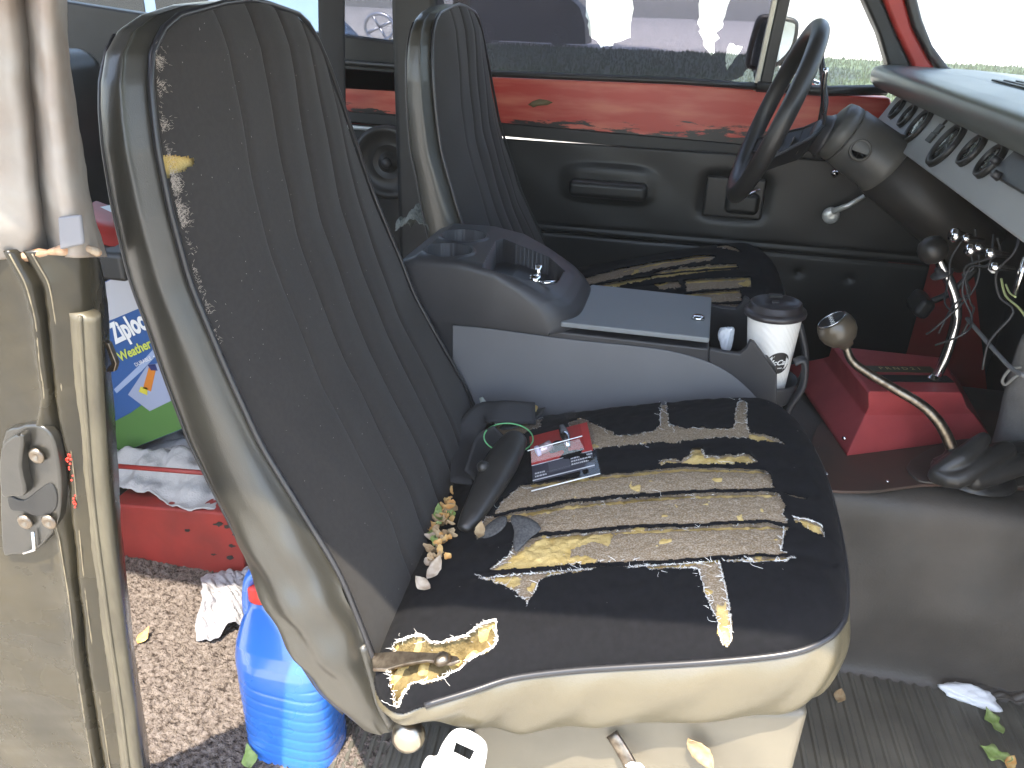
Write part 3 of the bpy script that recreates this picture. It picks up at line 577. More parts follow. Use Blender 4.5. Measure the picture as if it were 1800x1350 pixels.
# seat base pan under the passenger seat
basem = mat('seat_pan', (.13, .115, .085), .42, (.17, .15, .11), 8, bump=.2, bs=80, bd=.1, spec=.6)
b0 = at(830, 1286, y=.735); b1 = at(1415, 1286, y=.735)
pb_ = [(b0.x, .735, 0), (b1.x-.015, .735, 0), (b1.x, .735, .05), (b1.x, .735, b1.z+.03), (b0.x, .735, b0.z+.05)]
MB().prism(pb_, (0, .46, 0)).build('seat_base', basem, ps, bevel=.012, seg=3)
# hinge bracket in the tear, recline lever
def orz(a, b, h): return at(a, b, z=float(onrim(a, b)[2])+h)
hbp = [orz(a, b, .040 if a > 690 else .030) for a, b in [(652, 1147), (700, 1145), (770, 1147), (804, 1153), (810, 1160), (793, 1166), (750, 1160), (708, 1166), (680, 1176), (655, 1176)]]
MB().prism(hbp, (0, 0, -.005)).build('hinge_bracket', steel, ps, bevel=.0015)
MB().lathe([(.001, .007), (.007, .006), (.011, 0)], orz(778, 1159, .041), (-.27, -.1, 1), 16).build('hinge_bolt', steel, ps)
hm = MB(); random.seed(31)
for pl_, r_ in ((H_ALL['G'][:24], .0011), ([(1215,998),(1227,1002),(1238,1040),(1247,1065),(1258,1085),(1268,1128),(1278,1137),(1285,1125),(1284,1080),(1277,1040),(1270,1010),(1263,984)], .0006), ([(905,1041),(915,1052),(928,1062),(940,1040),(948,1020)], .0006), ([(1377,925),(1377,950),(1374,968),(1397,975),(1396,982),(1345,988),(1300,989)], .0007), ([(1392,908),(1420,914),(1444,924),(1450,944),(1455,955)], .0007), ([(1313,745),(1312,710),(1300,702),(1293,722)], .0004), ([(1161,748),(1160,690),(1166,684),(1172,694),(1176,748)], .0004)):
    for rep in range(3 if r_ > .001 else 2):
        sp0 = smoothpts([(a, b, 0) for a, b in pl_], 7); pts = []
        for q in sp0: pts.append(surf(q.x+random.gauss(0, 1.6 if r_ > .001 else .8), q.y+random.gauss(0, 1.2 if r_ > .001 else .6), .001)+Vector((0, 0, random.uniform(.0002, .0018 if r_ > .001 else .0008))))
        hm.tube(pts, [r_*random.uniform(.3, 1) for _ in pts], 5)
tag(hm.build('frayed_hem', thread, ps), kind='stuff')
MB().tube(smoothpts([at(640, 1130, y=.70), at(655, 1180, y=.695), at(668, 1225, y=.69), at(690, 1270, y=.69)], 4), [.012]*13, 8, flat=.6).build('hinge_arm', vinyl, ps)
kn = at(720, 1290, y=.665)
rk = MB().lathe([(.001, .020), (.010, .019), (.018, .014), (.0215, .004), (.020, -.004), (.012, -.008)], kn, (-.1, -1, .35), 32).build('recline_knob', mat('nickel', (.42, .38, .31), .28, metal=1), ps)
MB().tube([kn+Vector((0, .004, 0)), kn+Vector((0, .03, .03))], .012, 12).build('knob_collar', blk, rk)
MB().tube(smoothpts([at(1075, 1290, y=.73), at(1100, 1330, y=.715), at(1120, 1370, y=.70)], 3), .010, 8, flat=.35, up=(0,1,0)).build('slide_strap', steel, ps)
# fuzz worn off the velour edge of the backrest
mb = MB()
for k in range(2200):
    py = random.choice([random.uniform(75, 250), random.uniform(75, 640), random.uniform(300, 400)]); x0 = np.interp(py, [60, 200, 350, 500, 640, 760, 900], [256, 264, 291, 331, 383, 440, 520])
    if float(fbm(np.array(py), np.array(0.), .09, 11)) < random.gauss(.35, .5): continue
    px = x0+5+abs(random.gauss(0, 9))*(1 if py < 450 else .6); d = rayd(px, py)
    ts = np.linspace(.6, 1.5, 900); P = CAM+ts[:, None]*d; f = P[:, 0]-XCf(P[:, 2]); q = np.where(f[:-1]*f[1:] < 0)[0]
    if not len(q): continue
    p = Vector(P[q[0]])+Vector((.006, 0, .001)); a = random.gauss(0, .8)
    mb.tube([p, p+Vector((.001, math.cos(a)*random.uniform(.001, .005), math.sin(a)*.003))], [.00016, .00008], 3, cap=False)
tag(mb.build('worn_fuzz', mat('fuzz', (.42, .36, .30), .9), ps, smooth=False), kind='stuff')

ds = empty('driver_seat', (-.05, 1.83, 0), 'torn black bucket seat on the far side behind the steering wheel', 'car seat', 'bucket seats in the truck')
DD = .88
build_back(ds, DD, velour, detail=.6)
HD = [[(1027,490),(1090,473),(1153,461),(1225,449),(1257,450),(1250,458),(1150,474),(1060,494),(1030,499)], [(1037,503),(1100,492),(1160,478),(1200,470),(1293,464),(1300,472),(1240,478),(1200,483),(1140,492),(1050,508)],
 [(1205,492),(1250,488),(1317,486),(1320,503),(1260,506),(1208,511)], [(1205,516),(1300,508),(1303,528),(1240,530),(1180,522)], [(1255,537),(1320,532),(1330,545),(1260,550)], [(1250,425),(1275,430),(1305,445),(1290,442),(1262,436)], [(1150,497),(1190,492),(1198,505),(1160,510)]]
FD = [HD[1], [(1150,461),(1225,449),(1257,450),(1200,457),(1150,466),(1090,478)], [(1205,491),(1317,485),(1317,490),(1205,497)], [(1205,514),(1300,507),(1300,512),(1205,519)]]
SD = [[(1010,505),(1100,488),(1200,476),(1300,470),(1335,478)], [(1040,515),(1150,498),(1200,488),(1330,480)], [(1020,478),(1150,455),(1250,443),(1310,455)], [(1190,514),(1310,505),(1345,510)], [(1240,532),(1340,528)]]
build_cushion(ds, DD, .02, HD, FD, SD, .0026, gw=.6)
MB().box((0, 1.9, .16), (.42, .42, .30)).build('seat_base', blk, ds, bevel=.02)

# ================================================================== noise helper
def crumple(name, c, size, m, label=None, cat=None, seed=0, amp=.35, parent=None, **k):
    bm = bmesh.new(); bmesh.ops.create_icosphere(bm, subdivisions=4, radius=1); r = np.random.default_rng(seed); dirs = r.normal(0, 1, (26, 3)); dirs /= np.linalg.norm(dirs, axis=1)[:, None]; off = r.uniform(.35, .95, 26)
    v = []
    for p in bm.verts:
        q = np.array(p.co); rr = 1.0
        for d, o_ in zip(dirs, off):
            t = q.dot(d)
            if t > o_: rr = min(rr, o_/t)
        rr *= 1+amp*.25*math.sin(7*q[0]+seed)*math.sin(8*q[1]+2)*math.sin(6*q[2])+r.normal(0, .012)
        v.append((c[0]+q[0]*rr*size[0], c[1]+q[1]*rr*size[1], c[2]+q[2]*rr*size[2]))
    f = [tuple(x.index for x in q.verts) for q in bm.faces]; bm.free(); o = mesh(name, v, f, m, parent, smooth=True)
    return tag(o, label, cat, **k)
def cloth(name, c, sx, sy, m, h, seed, label, cat, rot=0, parent=None, fold=9, th=.002):
    n = 70; u = np.linspace(-1, 1, n); U, W = np.meshgrid(u, u, indexing='ij'); rag = 1+.10*np.sin(3*np.arctan2(W, U)+seed)+.05*np.sin(9*np.arctan2(W, U))
    X = U*sx*rag; Y = W*sy*rag; Z = h*(1-.75*(U**2+W**2)/2)*(.75+.35*fbm(U, W, fold/3, seed))+.004
    Z = np.maximum(Z, .002+.001*fbm(U, W, 9, seed)); ca, sa = math.cos(rot), math.sin(rot)
    P = np.stack([c[0]+X*ca-Y*sa, c[1]+X*sa+Y*ca, c[2]+Z], -1).reshape(-1, 3); o = mesh(name, P, grid_faces(n, n), m, parent, solid=th); return tag(o, label, cat)

# ================================================================== floor coverings behind and beside the seat
nx, ny = 260, 200; X, Y = np.meshgrid(np.linspace(-1.5, -.36, nx), np.linspace(.60, 1.3, ny), indexing='ij')
Z = .008+.004*fbm(X, Y, 30, 3)*.5+rng.normal(0, .0022, X.shape)+.010*np.exp(-((X+.95)/.25)**2)
tag(mesh('speckled_carpet', np.stack([X, Y, Z], -1).reshape(-1, 3), grid_faces(nx, ny), carpet), 'beige and brown speckled shag carpet behind the passenger seat', 'carpet')
rub = MB(); 
for k in range(34):
    x = .20+k*.0225; rub.prism([(x, .61, .006), (x+.003, .61, .0095), (x+.008, .61, .0095), (x+.011, .61, .006)], (-.03, .60, 0))
for k in range(18):
    x = -.42+k*.0165; rub.prism([(x, .61, .006), (x+.003, .61, .0095), (x+.008, .61, .0095), (x+.011, .61, .006)], (-.03, .30, 0))
rub.box((.24, .91, .003), (1.36, .60, .006))
tag(rub.build('ribbed_floor_mat', rubber, smooth=False), 'dusty black ribbed rubber mat in the footwell', 'floor mat')

# ---------------- transmission tunnel
tn = empty('transmission_tunnel', (.4, 1.5, 0), 'brown vinyl covered transmission tunnel with a screwed top plate', 'floor tunnel')
prof = sm2([(1.17, .001), (1.205, .004), (1.222, .03), (1.224, .10), (1.222, .20), (1.222, .30), (1.228, .355), (1.25, .378), (1.30, .382), (1.5, .382), (1.75, .37), (1.80, .33), (1.83, .2), (1.86, .0)], 5)
xs_ = np.linspace(-.42, .86, 150); P = np.zeros((150, len(prof), 3))
for i, x in enumerate(xs_):
    for j, (y, z) in enumerate(prof):
        wv = math.sin(z/.38*PI) if y < 1.3 else 0
        P[i, j] = (x, y+wv*(.010*float(fbm(np.array(x), np.array(z), 7, 5))-.07*max(0, x-.52)/.3*(1-z/.38)), z)
mesh('tunnel_skin', P.reshape(-1, 3), grid_faces(150, len(prof)), tun, tn)
def topz(pts, z): return [at(a, b, z=z) for a, b in pts]
MB().prism(topz(sm2([(1442,745),(1424,790),(1428,848),(1455,866),(1530,868),(1580,862),(1650,856),(1820,862),(1850,800),(1800,730),(1500,725)], 3, True), .386), (0, 0, .006)).build('top_plate', tun2, tn, bevel=.002)
MB().prism(topz(sm2([(1600,812),(1606,842),(1650,852),(1820,855),(1840,800),(1700,770)], 3, True), .3925), (0, 0, .004)).build('boot_plate', tun, tn, bevel=.0015)
for c in ((1453, 833), (1560, 846), (1657, 840)):
    MB().lathe([(.0035, 0), (.0035, .001), (.002, .0022), (.001, .0022)], at(*c, z=.396), (0, 0, 1), 12).build('screw', chrome, tn)
p = at(1760, 1180, z=.03); cloth('loose_flap', (p.x+.04, p.y-.02, .01), .09, .05, tun, .03, 4, 'dark loose vinyl flap at the foot of the tunnel', 'vinyl flap')

# ---------------- red shifter box
sb = empty('red_shifter_box', (.45, 1.45, .39), 'red plastic automatic shifter box standing on the tunnel', 'shifter box')
def ring(near_l, near_r, z_l, yb, xl=0, xr=0):
    return [Vector((near_l.x, near_l.y, z_l)), Vector((near_r.x, near_r.y, z_l)), Vector((near_r.x+xr, yb, z_l)), Vector((near_l.x+xl, yb, z_l))]
zz = [.392, .400, .452, .470, .498, .503]
pl = [at(1488, 802, z=.392), at(1490, 796, z=.400), at(1521, 729, z=.452), at(1527, 716, z=.470), at(1526, 692, z=.498), at(1529, 688, z=.503)]
prr = [at(1742, 770, z=.392), at(1738, 763, z=.400), at(1712, 728, z=.452), at(1700, 716, z=.470), at(1692, 694, z=.498), at(1688, 690, z=.503)]
yb = [1.70, 1.70, 1.63, 1.60, 1.58, 1.575]; xl = [-.07, -.07, -.045, -.04, -.035, -.03]; vs = []; fs = []
for k in range(6):
    yl = min(pl[k].y, prr[k].y) if k < 0 else None
    r = [pl[k], prr[k], Vector((prr[k].x+.01, max(yb[k], prr[k].y+.14), zz[k])), Vector((pl[k].x+xl[k], yb[k], zz[k]))]; vs += r
for k in range(5):
    for j in range(4): fs.append((k*4+j, k*4+(j+1) % 4, (k+1)*4+(j+1) % 4, (k+1)*4+j))
fs += [(3, 2, 1, 0), (20, 21, 22, 23)]
mesh('shifter_cover', vs, fs, redb, sb, bevel=.007, seg=3)
tc_ = (vs[20]+vs[21]+vs[22]+vs[23])/4; e1 = (vs[21]-vs[20]).normalized(); e2 = Vector((-e1.y, e1.x, 0))
def onb(a, b, h=0): return tc_+e1*a+e2*b+Vector((0, 0, h))
MB().prism([onb(-.062, -.05), onb(.075, -.05), onb(.075, -.022), onb(-.062, -.022)], (0, 0, .0018)).build('slot_plate', blk, sb, bevel=.0006)
ip = MB().prism([onb(-.062, -.008), onb(.065, -.008), onb(.065, .018), onb(-.062, .018)], (0, 0, .0018)).build('gear_indicator', mat('indicator', (.06, .055, .03), .4), sb, bevel=.0006)
bez('P R N D 2 1', .016, ip, 'gear_letters', mat('letter_gold', (.6, .5, .25), .4), lambda x, y, h: onb(x, .005+y, .0022+h*.3))
for c in ((1483, 768), (1497, 790)): MB().lathe([(.004, 0), (.003, .002), (.001, .0025)], at(*c, y=1.345)+Vector((0, -.005, 0)), (-.5, -1, .3), 10).build('screw', chrome, sb)
# chrome gear lever
gl = empty('chrome_gear_lever', onb(.05, -.035), 'chrome curved gear lever with dark ball knob on the red box', 'gear lever')
yL = onb(.05, -.035).y
MB().tube(smoothpts([at(1640, 672, y=yL), at(1652, 650, y=yL), at(1668, 610, y=yL), at(1680, 565, y=yL), at(1680, 530, y=yL), at(1670, 498, y=yL), at(1655, 465, y=yL), at(1648, 450, y=yL)], 5), .0090, 14).build('rod', chrome, gl)
a = at(1656, 481, y=yL); b = at(1640, 440, y=yL); ax = (b-a).normalized()
MB().lathe([(.009, -.004), (.018, -.003), (.019, .001), (.010, .003), (.009, .012)], a, ax, 24).build('collar', dplastic, gl)
MB().lathe([(.008, -.022), (.018, -.017), (.0245, -.004), (.024, .008), (.018, .018), (.009, .023), (.001, .024)], b, ax, 28).build('ball_knob', rubb, gl)
MB().lathe([(.014, -.002), (.017, 0), (.012, .005), (.009, .012)], at(1642, 669, y=yL), (at(1652, 650, y=yL)-at(1642, 669, y=yL)), 20).build('lever_socket', chrome, gl)

# ---------------- transfer case lever
tl = empty('transfer_lever', (.5, 1.29, .39), 'bent steel lever with brown ball knob rising from a black rubber boot', 'gear lever')
kp = at(1474, 583, y=1.33); pa = smoothpts([at(1486, 605, y=1.33), at(1496, 632, y=1.325), at(1520, 652, y=1.32), at(1570, 682, y=1.31), (at(1620, 712, y=1.30)), at(1650, 742, y=1.292), at(1668, 775, y=1.288), at(1676, 800, y=1.285)], 5)
MB().tube(pa, [.0066+.0035*i/(len(pa)-1) for i in range(len(pa))], 14).build('rod', steel, tl)
ax = (kp-at(1488, 607, y=1.33)).normalized()
kb = MB().lathe([(.011, -.030), (.013, -.024), (.022, -.018), (.029, -.007), (.0315, .004), (.030, .014), (.0265, .022), (.0255, .0235), (.001, .0235)], kp, ax, 40).build('ball_knob', mat('knob_brown', (.09, .072, .05), .35, (.06, .05, .038), 30, coat=.3), tl)
dsk = kp+ax*.0238; u1 = ax.cross(Vector((0, 0, 1))).normalized(); u1 = -u1 if u1.x < 0 else u1; u2 = ax.cross(u1).normalized(); u2 = u2 if u2.y > 0 else -u2
MB().lathe([(.001, .0), (.0225, 0), (.0225, .0006)], dsk, ax, 30).build('knob_badge', blk, kb)
MB().tube([dsk+(u1*math.cos(t)+u2*math.sin(t))*.0232+ax*.0008 for t in np.linspace(0, 2*PI, 32, endpoint=False)], .0009, 6, closed=True).build('badge_ring', chrome, kb)
sp3 = MB()
for q_ in (-.0145, -.005, .0045, .0140): sp3.tube([dsk+u1*(q_+math.cos(t)*.0032)+u2*math.sin(t)*.0032+ax*.0008 for t in np.linspace(0, 2*PI, 14, endpoint=False)], .0005, 4, closed=True)
sp3.tube([dsk-u1*.0110+ax*.0008, dsk-u1*.0085+ax*.0008], .0005, 4); sp3.tube([dsk+u1*.0078+ax*.0008, dsk+u1*.0105+ax*.0008], .0005, 4); sp3.build('shift_pattern', white, kb)
bt = MB()
def P_(a, b, y): return at(a, b, y=y)
bt.tube(smoothpts([P_(1676, 786, 1.285), P_(1672, 806, 1.282), P_(1660, 822, 1.278)], 4), [.010, .011, .012, .014, .016, .018, .020, .022, .024], 12)
bt.tube(smoothpts([P_(1645, 832, 1.262), P_(1690, 805, 1.27), P_(1725, 775, 1.29), P_(1728, 768, 1.30)], 4), [.014, .015, .017, .018, .018, .017, .016, .015, .013, .012, .011, .010, .009], 12)
bt.tube(smoothpts([P_(1636, 826, 1.27), P_(1680, 842, 1.25), P_(1730, 812, 1.27), P_(1775, 788, 1.30)], 4), [.012]+[.017]*11+[.014], 12)
bt.tube(smoothpts([P_(1700, 845, 1.255), P_(1750, 832, 1.27), P_(1800, 815, 1.29), P_(1850, 815, 1.30)], 4), [.013]+[.019]*12, 12)
bt.tube(smoothpts([P_(1740, 800, 1.30), P_(1790, 795, 1.33), P_(1850, 800, 1.33)], 4), .020, 12)
cc = P_(1720, 835, 1.29); bt.lathe([(.001, .012), (.04, .010), (.062, .004), (.068, -.004)], Vector((cc.x, cc.y+.02, .400)), (0, 0, 1), 30)
bo = bt.build('rubber_boot', rubb, tl); m = bo.modifiers.new('r', 'REMESH'); m.mode = 'VOXEL'; m.voxel_size = .0022; m.use_smooth_shade = True; m = bo.modifiers.new('s', 'SMOOTH'); m.factor = .5; m.iterations = 6
# grey gaiter at the right edge
gt = empty('grey_gaiter', (.62, 1.42, .40), 'grey cloth gaiter tied with a cord at the right edge', 'lever gaiter')
gp = [P_(1812, 590, 1.40), P_(1800, 670, 1.40), P_(1796, 740, 1.40), P_(1790, 800, 1.40)]
MB().tube(smoothpts(gp, 5), [.012, .015, .018, .020, .022, .025, .027, .030, .032, .034, .036, .038, .040, .042, .043, .044], 20).build('cloth_sleeve', mat('gaiter', (.10, .095, .09), .9, (.13, .125, .12), 40, bump=.6, bs=300, bd=.1), gt)
MB().tube(smoothpts([P_(1795, 645, 1.37), P_(1775, 650, 1.37), P_(1762, 668, 1.37), P_(1768, 676, 1.37), P_(1785, 662, 1.37), P_(1800, 655, 1.37)], 5), .0026, 8).build('draw_cord', mat('cord', (.22, .21, .19), .9), gt)

# ================================================================== centre console
cn = empty('center_console', (-.1, 1.38, .38), 'grey and black centre console with raised cup holders and a flat lid', 'console')
YN, YF = 1.268, 1.505
def CN(pts, y=YN): return [at(a, b, y=y) for a, b in pts]
MB().prism(CN([(700, 540), (985, 583), (1246, 613), (1246, 900), (700, 900)]), (0, YF-YN, 0)).build('console_body', dplastic, cn, bevel=.004)
nose = CN(sm2([(1246, 613), (1275, 619), (1300, 622), (1312, 612), (1318, 598), (1326, 602), (1345, 628), (1366, 658), (1366, 700), (1362, 760), (1330, 900), (1246, 900)], 1, True))
MB().prism(nose, (0, .012, 0)).build('nose_side', dplastic, cn, bevel=.003)
off = Vector((0, YF-YN-.012, 0)); MB().prism([p+off for p in nose], (0, .012, 0)).build('nose_side', dplastic, cn, bevel=.003)
fa, fb, fc = CN([(1352, 640), (1366, 660), (1362, 790)]); MB().prism([fa, fb, fc, fc+Vector((-.012, 0, 0)), fa+Vector((-.012, 0, 0))], (0, YF-YN, 0)).build('nose_front', dplastic, cn, bevel=.002)
bf = at(1280, 640, y=YN); MB().box((bf.x+.02, (YN+YF)/2, .50), (.10, YF-YN-.02, .01)).build('bin_floor', blk, cn)
sp_ = CN([(795, 572), (860, 578), (1000, 597), (1150, 613), (1225, 630), (1275, 652), (1315, 684), (1345, 718), (1352, 800), (795, 800)], YN-.004); sp_ = smoothpts(sp_[:8], 4)+sp_[8:]
MB().prism(sp_, (0, .004, 0)).build('grey_side_panel', gplastic, cn, bevel=.002)
lz = .601; lid = [at(985, 583, z=lz), at(1246, 613, z=lz), at(1250, 531, z=lz), at(1040, 508, z=lz), at(990, 540, z=lz)]
lid[0].y = lid[1].y = YN-.003; lid[0].x = at(985, 583, y=YN).x
ld = MB().prism(lid, (0, 0, .010)).build('lid', gplastic2, cn, bevel=.003)
MB().lathe([(.012, 0), (.0105, .004), (.008, .006), (.001, .0065)], at(1227, 560, z=.611), (0, 0, 1), 24).build('lid_button', chrome, cn)
# sculpted cup holder module as a real relief
mx0, mx1, my0, my1 = -.47, -.150, YN-.012, YF+.01
nu, nv = 250, 190; U = np.linspace(0, 1, nu); V = np.linspace(0, 1, nv); X = mx0+(mx1-mx0)*U; Y = my0+(my1-my0)*V; XX, YY = np.meshgrid(X, Y, indexing='ij')
top = np.interp(X, [-.47, -.44, -.36, -.30, -.24, -.205, -.185, -.170, -.158, -.150], [.690, .703, .704, .694, .672, .655, .644, .632, .618, .603])
ZZ = np.repeat(top[:, None], nv, 1); e = np.minimum(YY-my0, my1-YY); ZZ = ZZ-.016*(1-np.sqrt(1-(1-np.clip(e/.018, 0, 1))**2))
h1 = at(785, 447, z=.70); h2 = at(815, 418, z=.70)
h1.y = max(h1.y, my0+.056); h2.y = min(max(h2.y, h1.y+.095), my1-.052)
for h_ in (h1, h2):
    r = np.hypot(XX-h_.x, YY-h_.y); ZZ = np.where(r < .0415, ZZ-.075, ZZ); ZZ = ZZ+.0025*np.exp(-((r-.0445)/.0025)**2)
uu, vv_ = pjn(np.stack([XX, YY, ZZ], -1)); tray = inpoly(uu, vv_, [(848, 470), (872, 424), (885, 420), (965, 452), (992, 476), (978, 497), (930, 492), (880, 478)])
ZZ = np.where(tray, np.minimum(ZZ-.035, .655), ZZ)
nf = 1/(1+np.exp(-(XX+.20)/.006)); ynb = my0+.0*XX
P = np.stack([XX, YY, ZZ], -1); lo = P.copy()
# front nose rounding in plan
cut = .05*np.clip((np.abs((YY-(my0+my1)/2)/((my1-my0)/2)))**5, 0, 1)*np.clip((XX+.30)/.15, 0, 1); P[..., 0] -= cut
sk1 = P[:, :1].copy(); sk1[..., 2] = .590; sk2 = P[:, -1:].copy(); sk2[..., 2] = .59; P = np.concatenate([sk1, P, sk2], 1)
fr = P[-1:].copy(); fr[..., 2] = .59; rr_ = P[:1].copy(); rr_[..., 2] = .59; P = np.concatenate([rr_, P, fr], 0)
mesh('cup_holder_tray', P.reshape(-1, 3), grid_faces(P.shape[0], P.shape[1]), dplastic, cn)
# front cup basket
cpx = at(1369, 545, y=1.345); CX0 = Vector((cpx.x+.002, 1.345, .494))
bk = MB().lathe([(.001, -.012), (.046, -.012), (.050, -.006), (.052, .02), (.0525, .026), (.050, .026), (.046, .0), (.001, -.002)], CX0, (0, 0, 1), 40); 
bk.build('basket', dplastic, cn)
for (xa, ya) in ((.056, .018), (.050, -.03)):
    MB().tube(smoothpts([CX0+Vector((xa*.7, ya, .12 if ya > 0 else .07)), CX0+Vector((xa, ya, .075)), CX0+Vector((xa+.006, ya, .03)), CX0+Vector((xa-.008, ya, -.01)), CX0+Vector((xa-.02, ya, -.06))], 5), [.006]*21, 10, flat=2.0, up=(0, 1, 0)).build('basket_arm', dplastic, cn)
MB().box(CX0+Vector((-.01, .01, -.06)), (.09, .12, .10)).build('basket_stem', dplastic, cn, bevel=.02)
# coffee cup
cup = empty('coffee_cup', CX0, 'white paper coffee cup with black sip lid in the console holder', 'coffee cup')
HC = .150; tilt = Vector((-.05, 0, 1)).normalized(); paper = mat('paper_cup', (.80, .78, .74), .5, bump=0)
t_ = paper.node_tree; wv_ = t_.nodes.new('ShaderNodeTexWave'); wv_.inputs['Scale'].default_value = 60; wv_.bands_direction = 'DIAGONAL'; tc = t_.nodes.new('ShaderNodeTexCoord'); t_.links.new(tc.outputs['Object'], wv_.inputs['Vector'])
bp_ = t_.nodes.new('ShaderNodeBump'); bp_.inputs['Strength'].default_value = .35; bp_.inputs['Distance'].default_value = .001; t_.links.new(wv_.outputs['Fac'], bp_.inputs['Height']); t_.links.new(bp_.outputs[0], t_.nodes['Principled BSDF'].inputs['Normal'])
RB, RT = .0315, .0455
MB().lathe([(.001, .004), (RB-.002, .004), (RB, 0), (RB+.0004, .002), (RT, HC-.004), (RT, HC)], CX0, tilt, 64).build('cup_wall', paper, cup)
lidm = mat('cup_lid', (.030, .026, .028), .38, spec=.6)
lo_ = CX0+tilt*(HC-.006)
lidp = [(RT+.003, -.003), (RT+.0055, -.001), (RT+.0062, .003), (RT+.005, .007), (RT+.001, .0085), (RT-.001, .010), (RT-.003, .019), (RT-.0045, .0205), (RT-.0065, .0205), (RT-.009, .014), (.001, .0135)]
MB().lathe(lidp, lo_, tilt, 64).build('sip_lid', lidm, cup)
ux = tilt.cross(Vector((0, 1, 0))).normalized(); ux = ux if ux.x > 0 else -ux; uy = tilt.cross(ux).normalized(); uy = uy if uy.y > 0 else -uy
def rb(c, sx, sy, h): return [c+ux*sx*a+uy*sy*b for a, b in ((-1, -1), (1, -1), (1, 1), (-1, 1))]
MB().prism(rb(lo_+tilt*.0205+uy*.025, .011, .006, 0), tilt*.0045).build('sip_opening', blk, cup, bevel=.0005)
MB().prism(rb(lo_+tilt*.0137+uy*.012, .006, .004, 0), tilt*.004).build('tab', lidm, cup, bevel=.001)
# round printed badge and lettering wrapped on the cup wall
az = math.atan2(-1, .34)
def oncup(x, y, h, hc=.067):
    zz_ = hc+y; R_ = RB+(RT-RB)*zz_/HC+h; a = az+x/R_
    return CX0+tilt*zz_+(ux*math.cos(a)+uy*math.sin(a))*R_
v = [oncup(0, 0, .0004)]; f = []; K = 48
for rI in (.006, .012, .0205):
    for k in range(K): v.append(oncup(rI*math.cos(2*PI*k/K), rI*math.sin(2*PI*k/K), .0004))
for k in range(K): f.append((0, 1+k, 1+(k+1) % K))
for q in range(2):
    for k in range(K): f.append((1+q*K+k, 1+(q+1)*K+k, 1+(q+1)*K+(k+1) % K, 1+q*K+(k+1) % K))
bd = mesh('badge', v, f, mat('ink_black', (.02, .018, .018), .5), cup)
bez('McCafé', .0135, bd, 'lettering', white, lambda x, y, h: oncup(x, y+.001, .0007+h*.2), shear=.3, bold=.0004)
for q_ in range(5):
    x_ = -.001+q_*.0017; mesh('fine_print', [oncup(x_, -.0105, .0008), oncup(x_+.0012, -.0105, .0008), oncup(x_+.0012, -.0085, .0008), oncup(x_, -.0085, .0008)], [(0, 1, 2, 3)], white, bd, smooth=False)
crumple('crumpled_tissue', at(1277, 580, y=1.36)+Vector((0, 0, -.010)), (.020, .035, .036), tissue, 'white crumpled tissue stuffed into the console bin', 'tissue', seed=3)
# socket bits in the tray
sk = empty('socket_adapter', at(945, 490, z=.665), 'small chrome socket adapter lying in the console tray', 'socket')
c = at(945, 493, z=.668); MB().tube([c+Vector((-.014, 0, 0)), c+Vector((.004, .004, 0))], .009, 16).build('socket_body', chrome, sk); MB().tube([c+Vector((-.001, .006, 0)), c+Vector((.0, .006, .026))], [.005, .006], 14).build('drive_stud', chrome, sk)
MB().tube([c+Vector((.008, -.004, -.002)), c+Vector((.03, .006, -.002))], .0035, 10).build('pin', chrome, sk)
p = at(735, 425, z=.66); cloth('grey_rag', (p.x-.02, p.y+.12, .64), .05, .05, mat('rag_grey', (.11, .12, .11), .95, (.17, .18, .165), 120, bump=1, bs=400, bd=.3), .07, 2, 'grey fuzzy rag behind the console cup holders', 'rag')

# ================================================================== steering wheel and column
st = empty('steering_column', (.4, 1.77, .8), 'black steering wheel on a dusty dark column behind the gauges', 'steering wheel')
c = Vector((.155, 1.775, .912)); dn = Vector((math.cos(math.radians(19)), 0, -math.sin(math.radians(19)))); e1_ = Vector((0, 1, 0)); e2_ = dn.cross(e1_).normalized(); e2_ = e2_ if e2_.z > 0 else -e2_
Rw = .172
wheel = MB().tube([c+(e1_*math.cos(t)+e2_*math.sin(t))*Rw for t in np.linspace(0, 2*PI, 96, endpoint=False)], .0175, 20, closed=True).build('wheel_rim', rubb, st)
hub = c+dn*.098
for ang in (90, 212, 328):
    a = math.radians(ang); d_ = e1_*math.cos(a)+e2_*math.sin(a); sd_ = dn.cross(d_).normalized(); sm_ = MB()
    p0_, p1_, p2_ = hub-dn*.006+d_*.018, hub-dn*.022+d_*.060, c+dn*.004+d_*(Rw-.008)
    up_ = (p2_-p1_).cross(sd_).normalized()*.004
    for A_, wA, B_, wB in ((p0_, .034, p1_, .030), (p1_, .030, p2_, .015)):
        sm_.prism([A_-sd_*wA, A_+sd_*wA, A_+sd_*wA*.42, B_+sd_*wB*.42, B_+sd_*wB, B_-sd_*wB, B_-sd_*wB*.42, A_-sd_*wA*.42][0:2]+[B_+sd_*wB, B_-sd_*wB], up_)
    so_ = sm_.build('spoke', blk, st, bevel=.001)
    for q in (.12, .38, .64): 
        ctr = p1_.lerp(p2_, q); MB().lathe([(.0115-.005*q, .001), (.0085-.004*q, .0022), (.001, .0008)], ctr+(up_ if up_.dot(dn) < 0 else -up_*0), -dn, 18).build('spoke_hole', steel if q < .2 else dplastic, so_)
    for s_ in (-1, 1): MB().tube([p0_+sd_*s_*.034, p1_+sd_*s_*.030, p2_+sd_*s_*.015], .0028, 8).build('spoke_edge', dplastic, so_)
MB().lathe([(.001, -.015), (.020, -.014), (.036, -.004), (.040, .006), (.045, .012)], hub, dn, 40).build('horn_hub', dplastic, st)
colm = mat('column_plastic', (.06, .06, .057), .42, (.10, .095, .085), 14, det=6, bump=.15, bs=200, bd=.05)
c0 = at(1462, 222, y=1.775); c1_ = at(1560, 292, y=1.775); dcol = (c1_-c0).normalized()
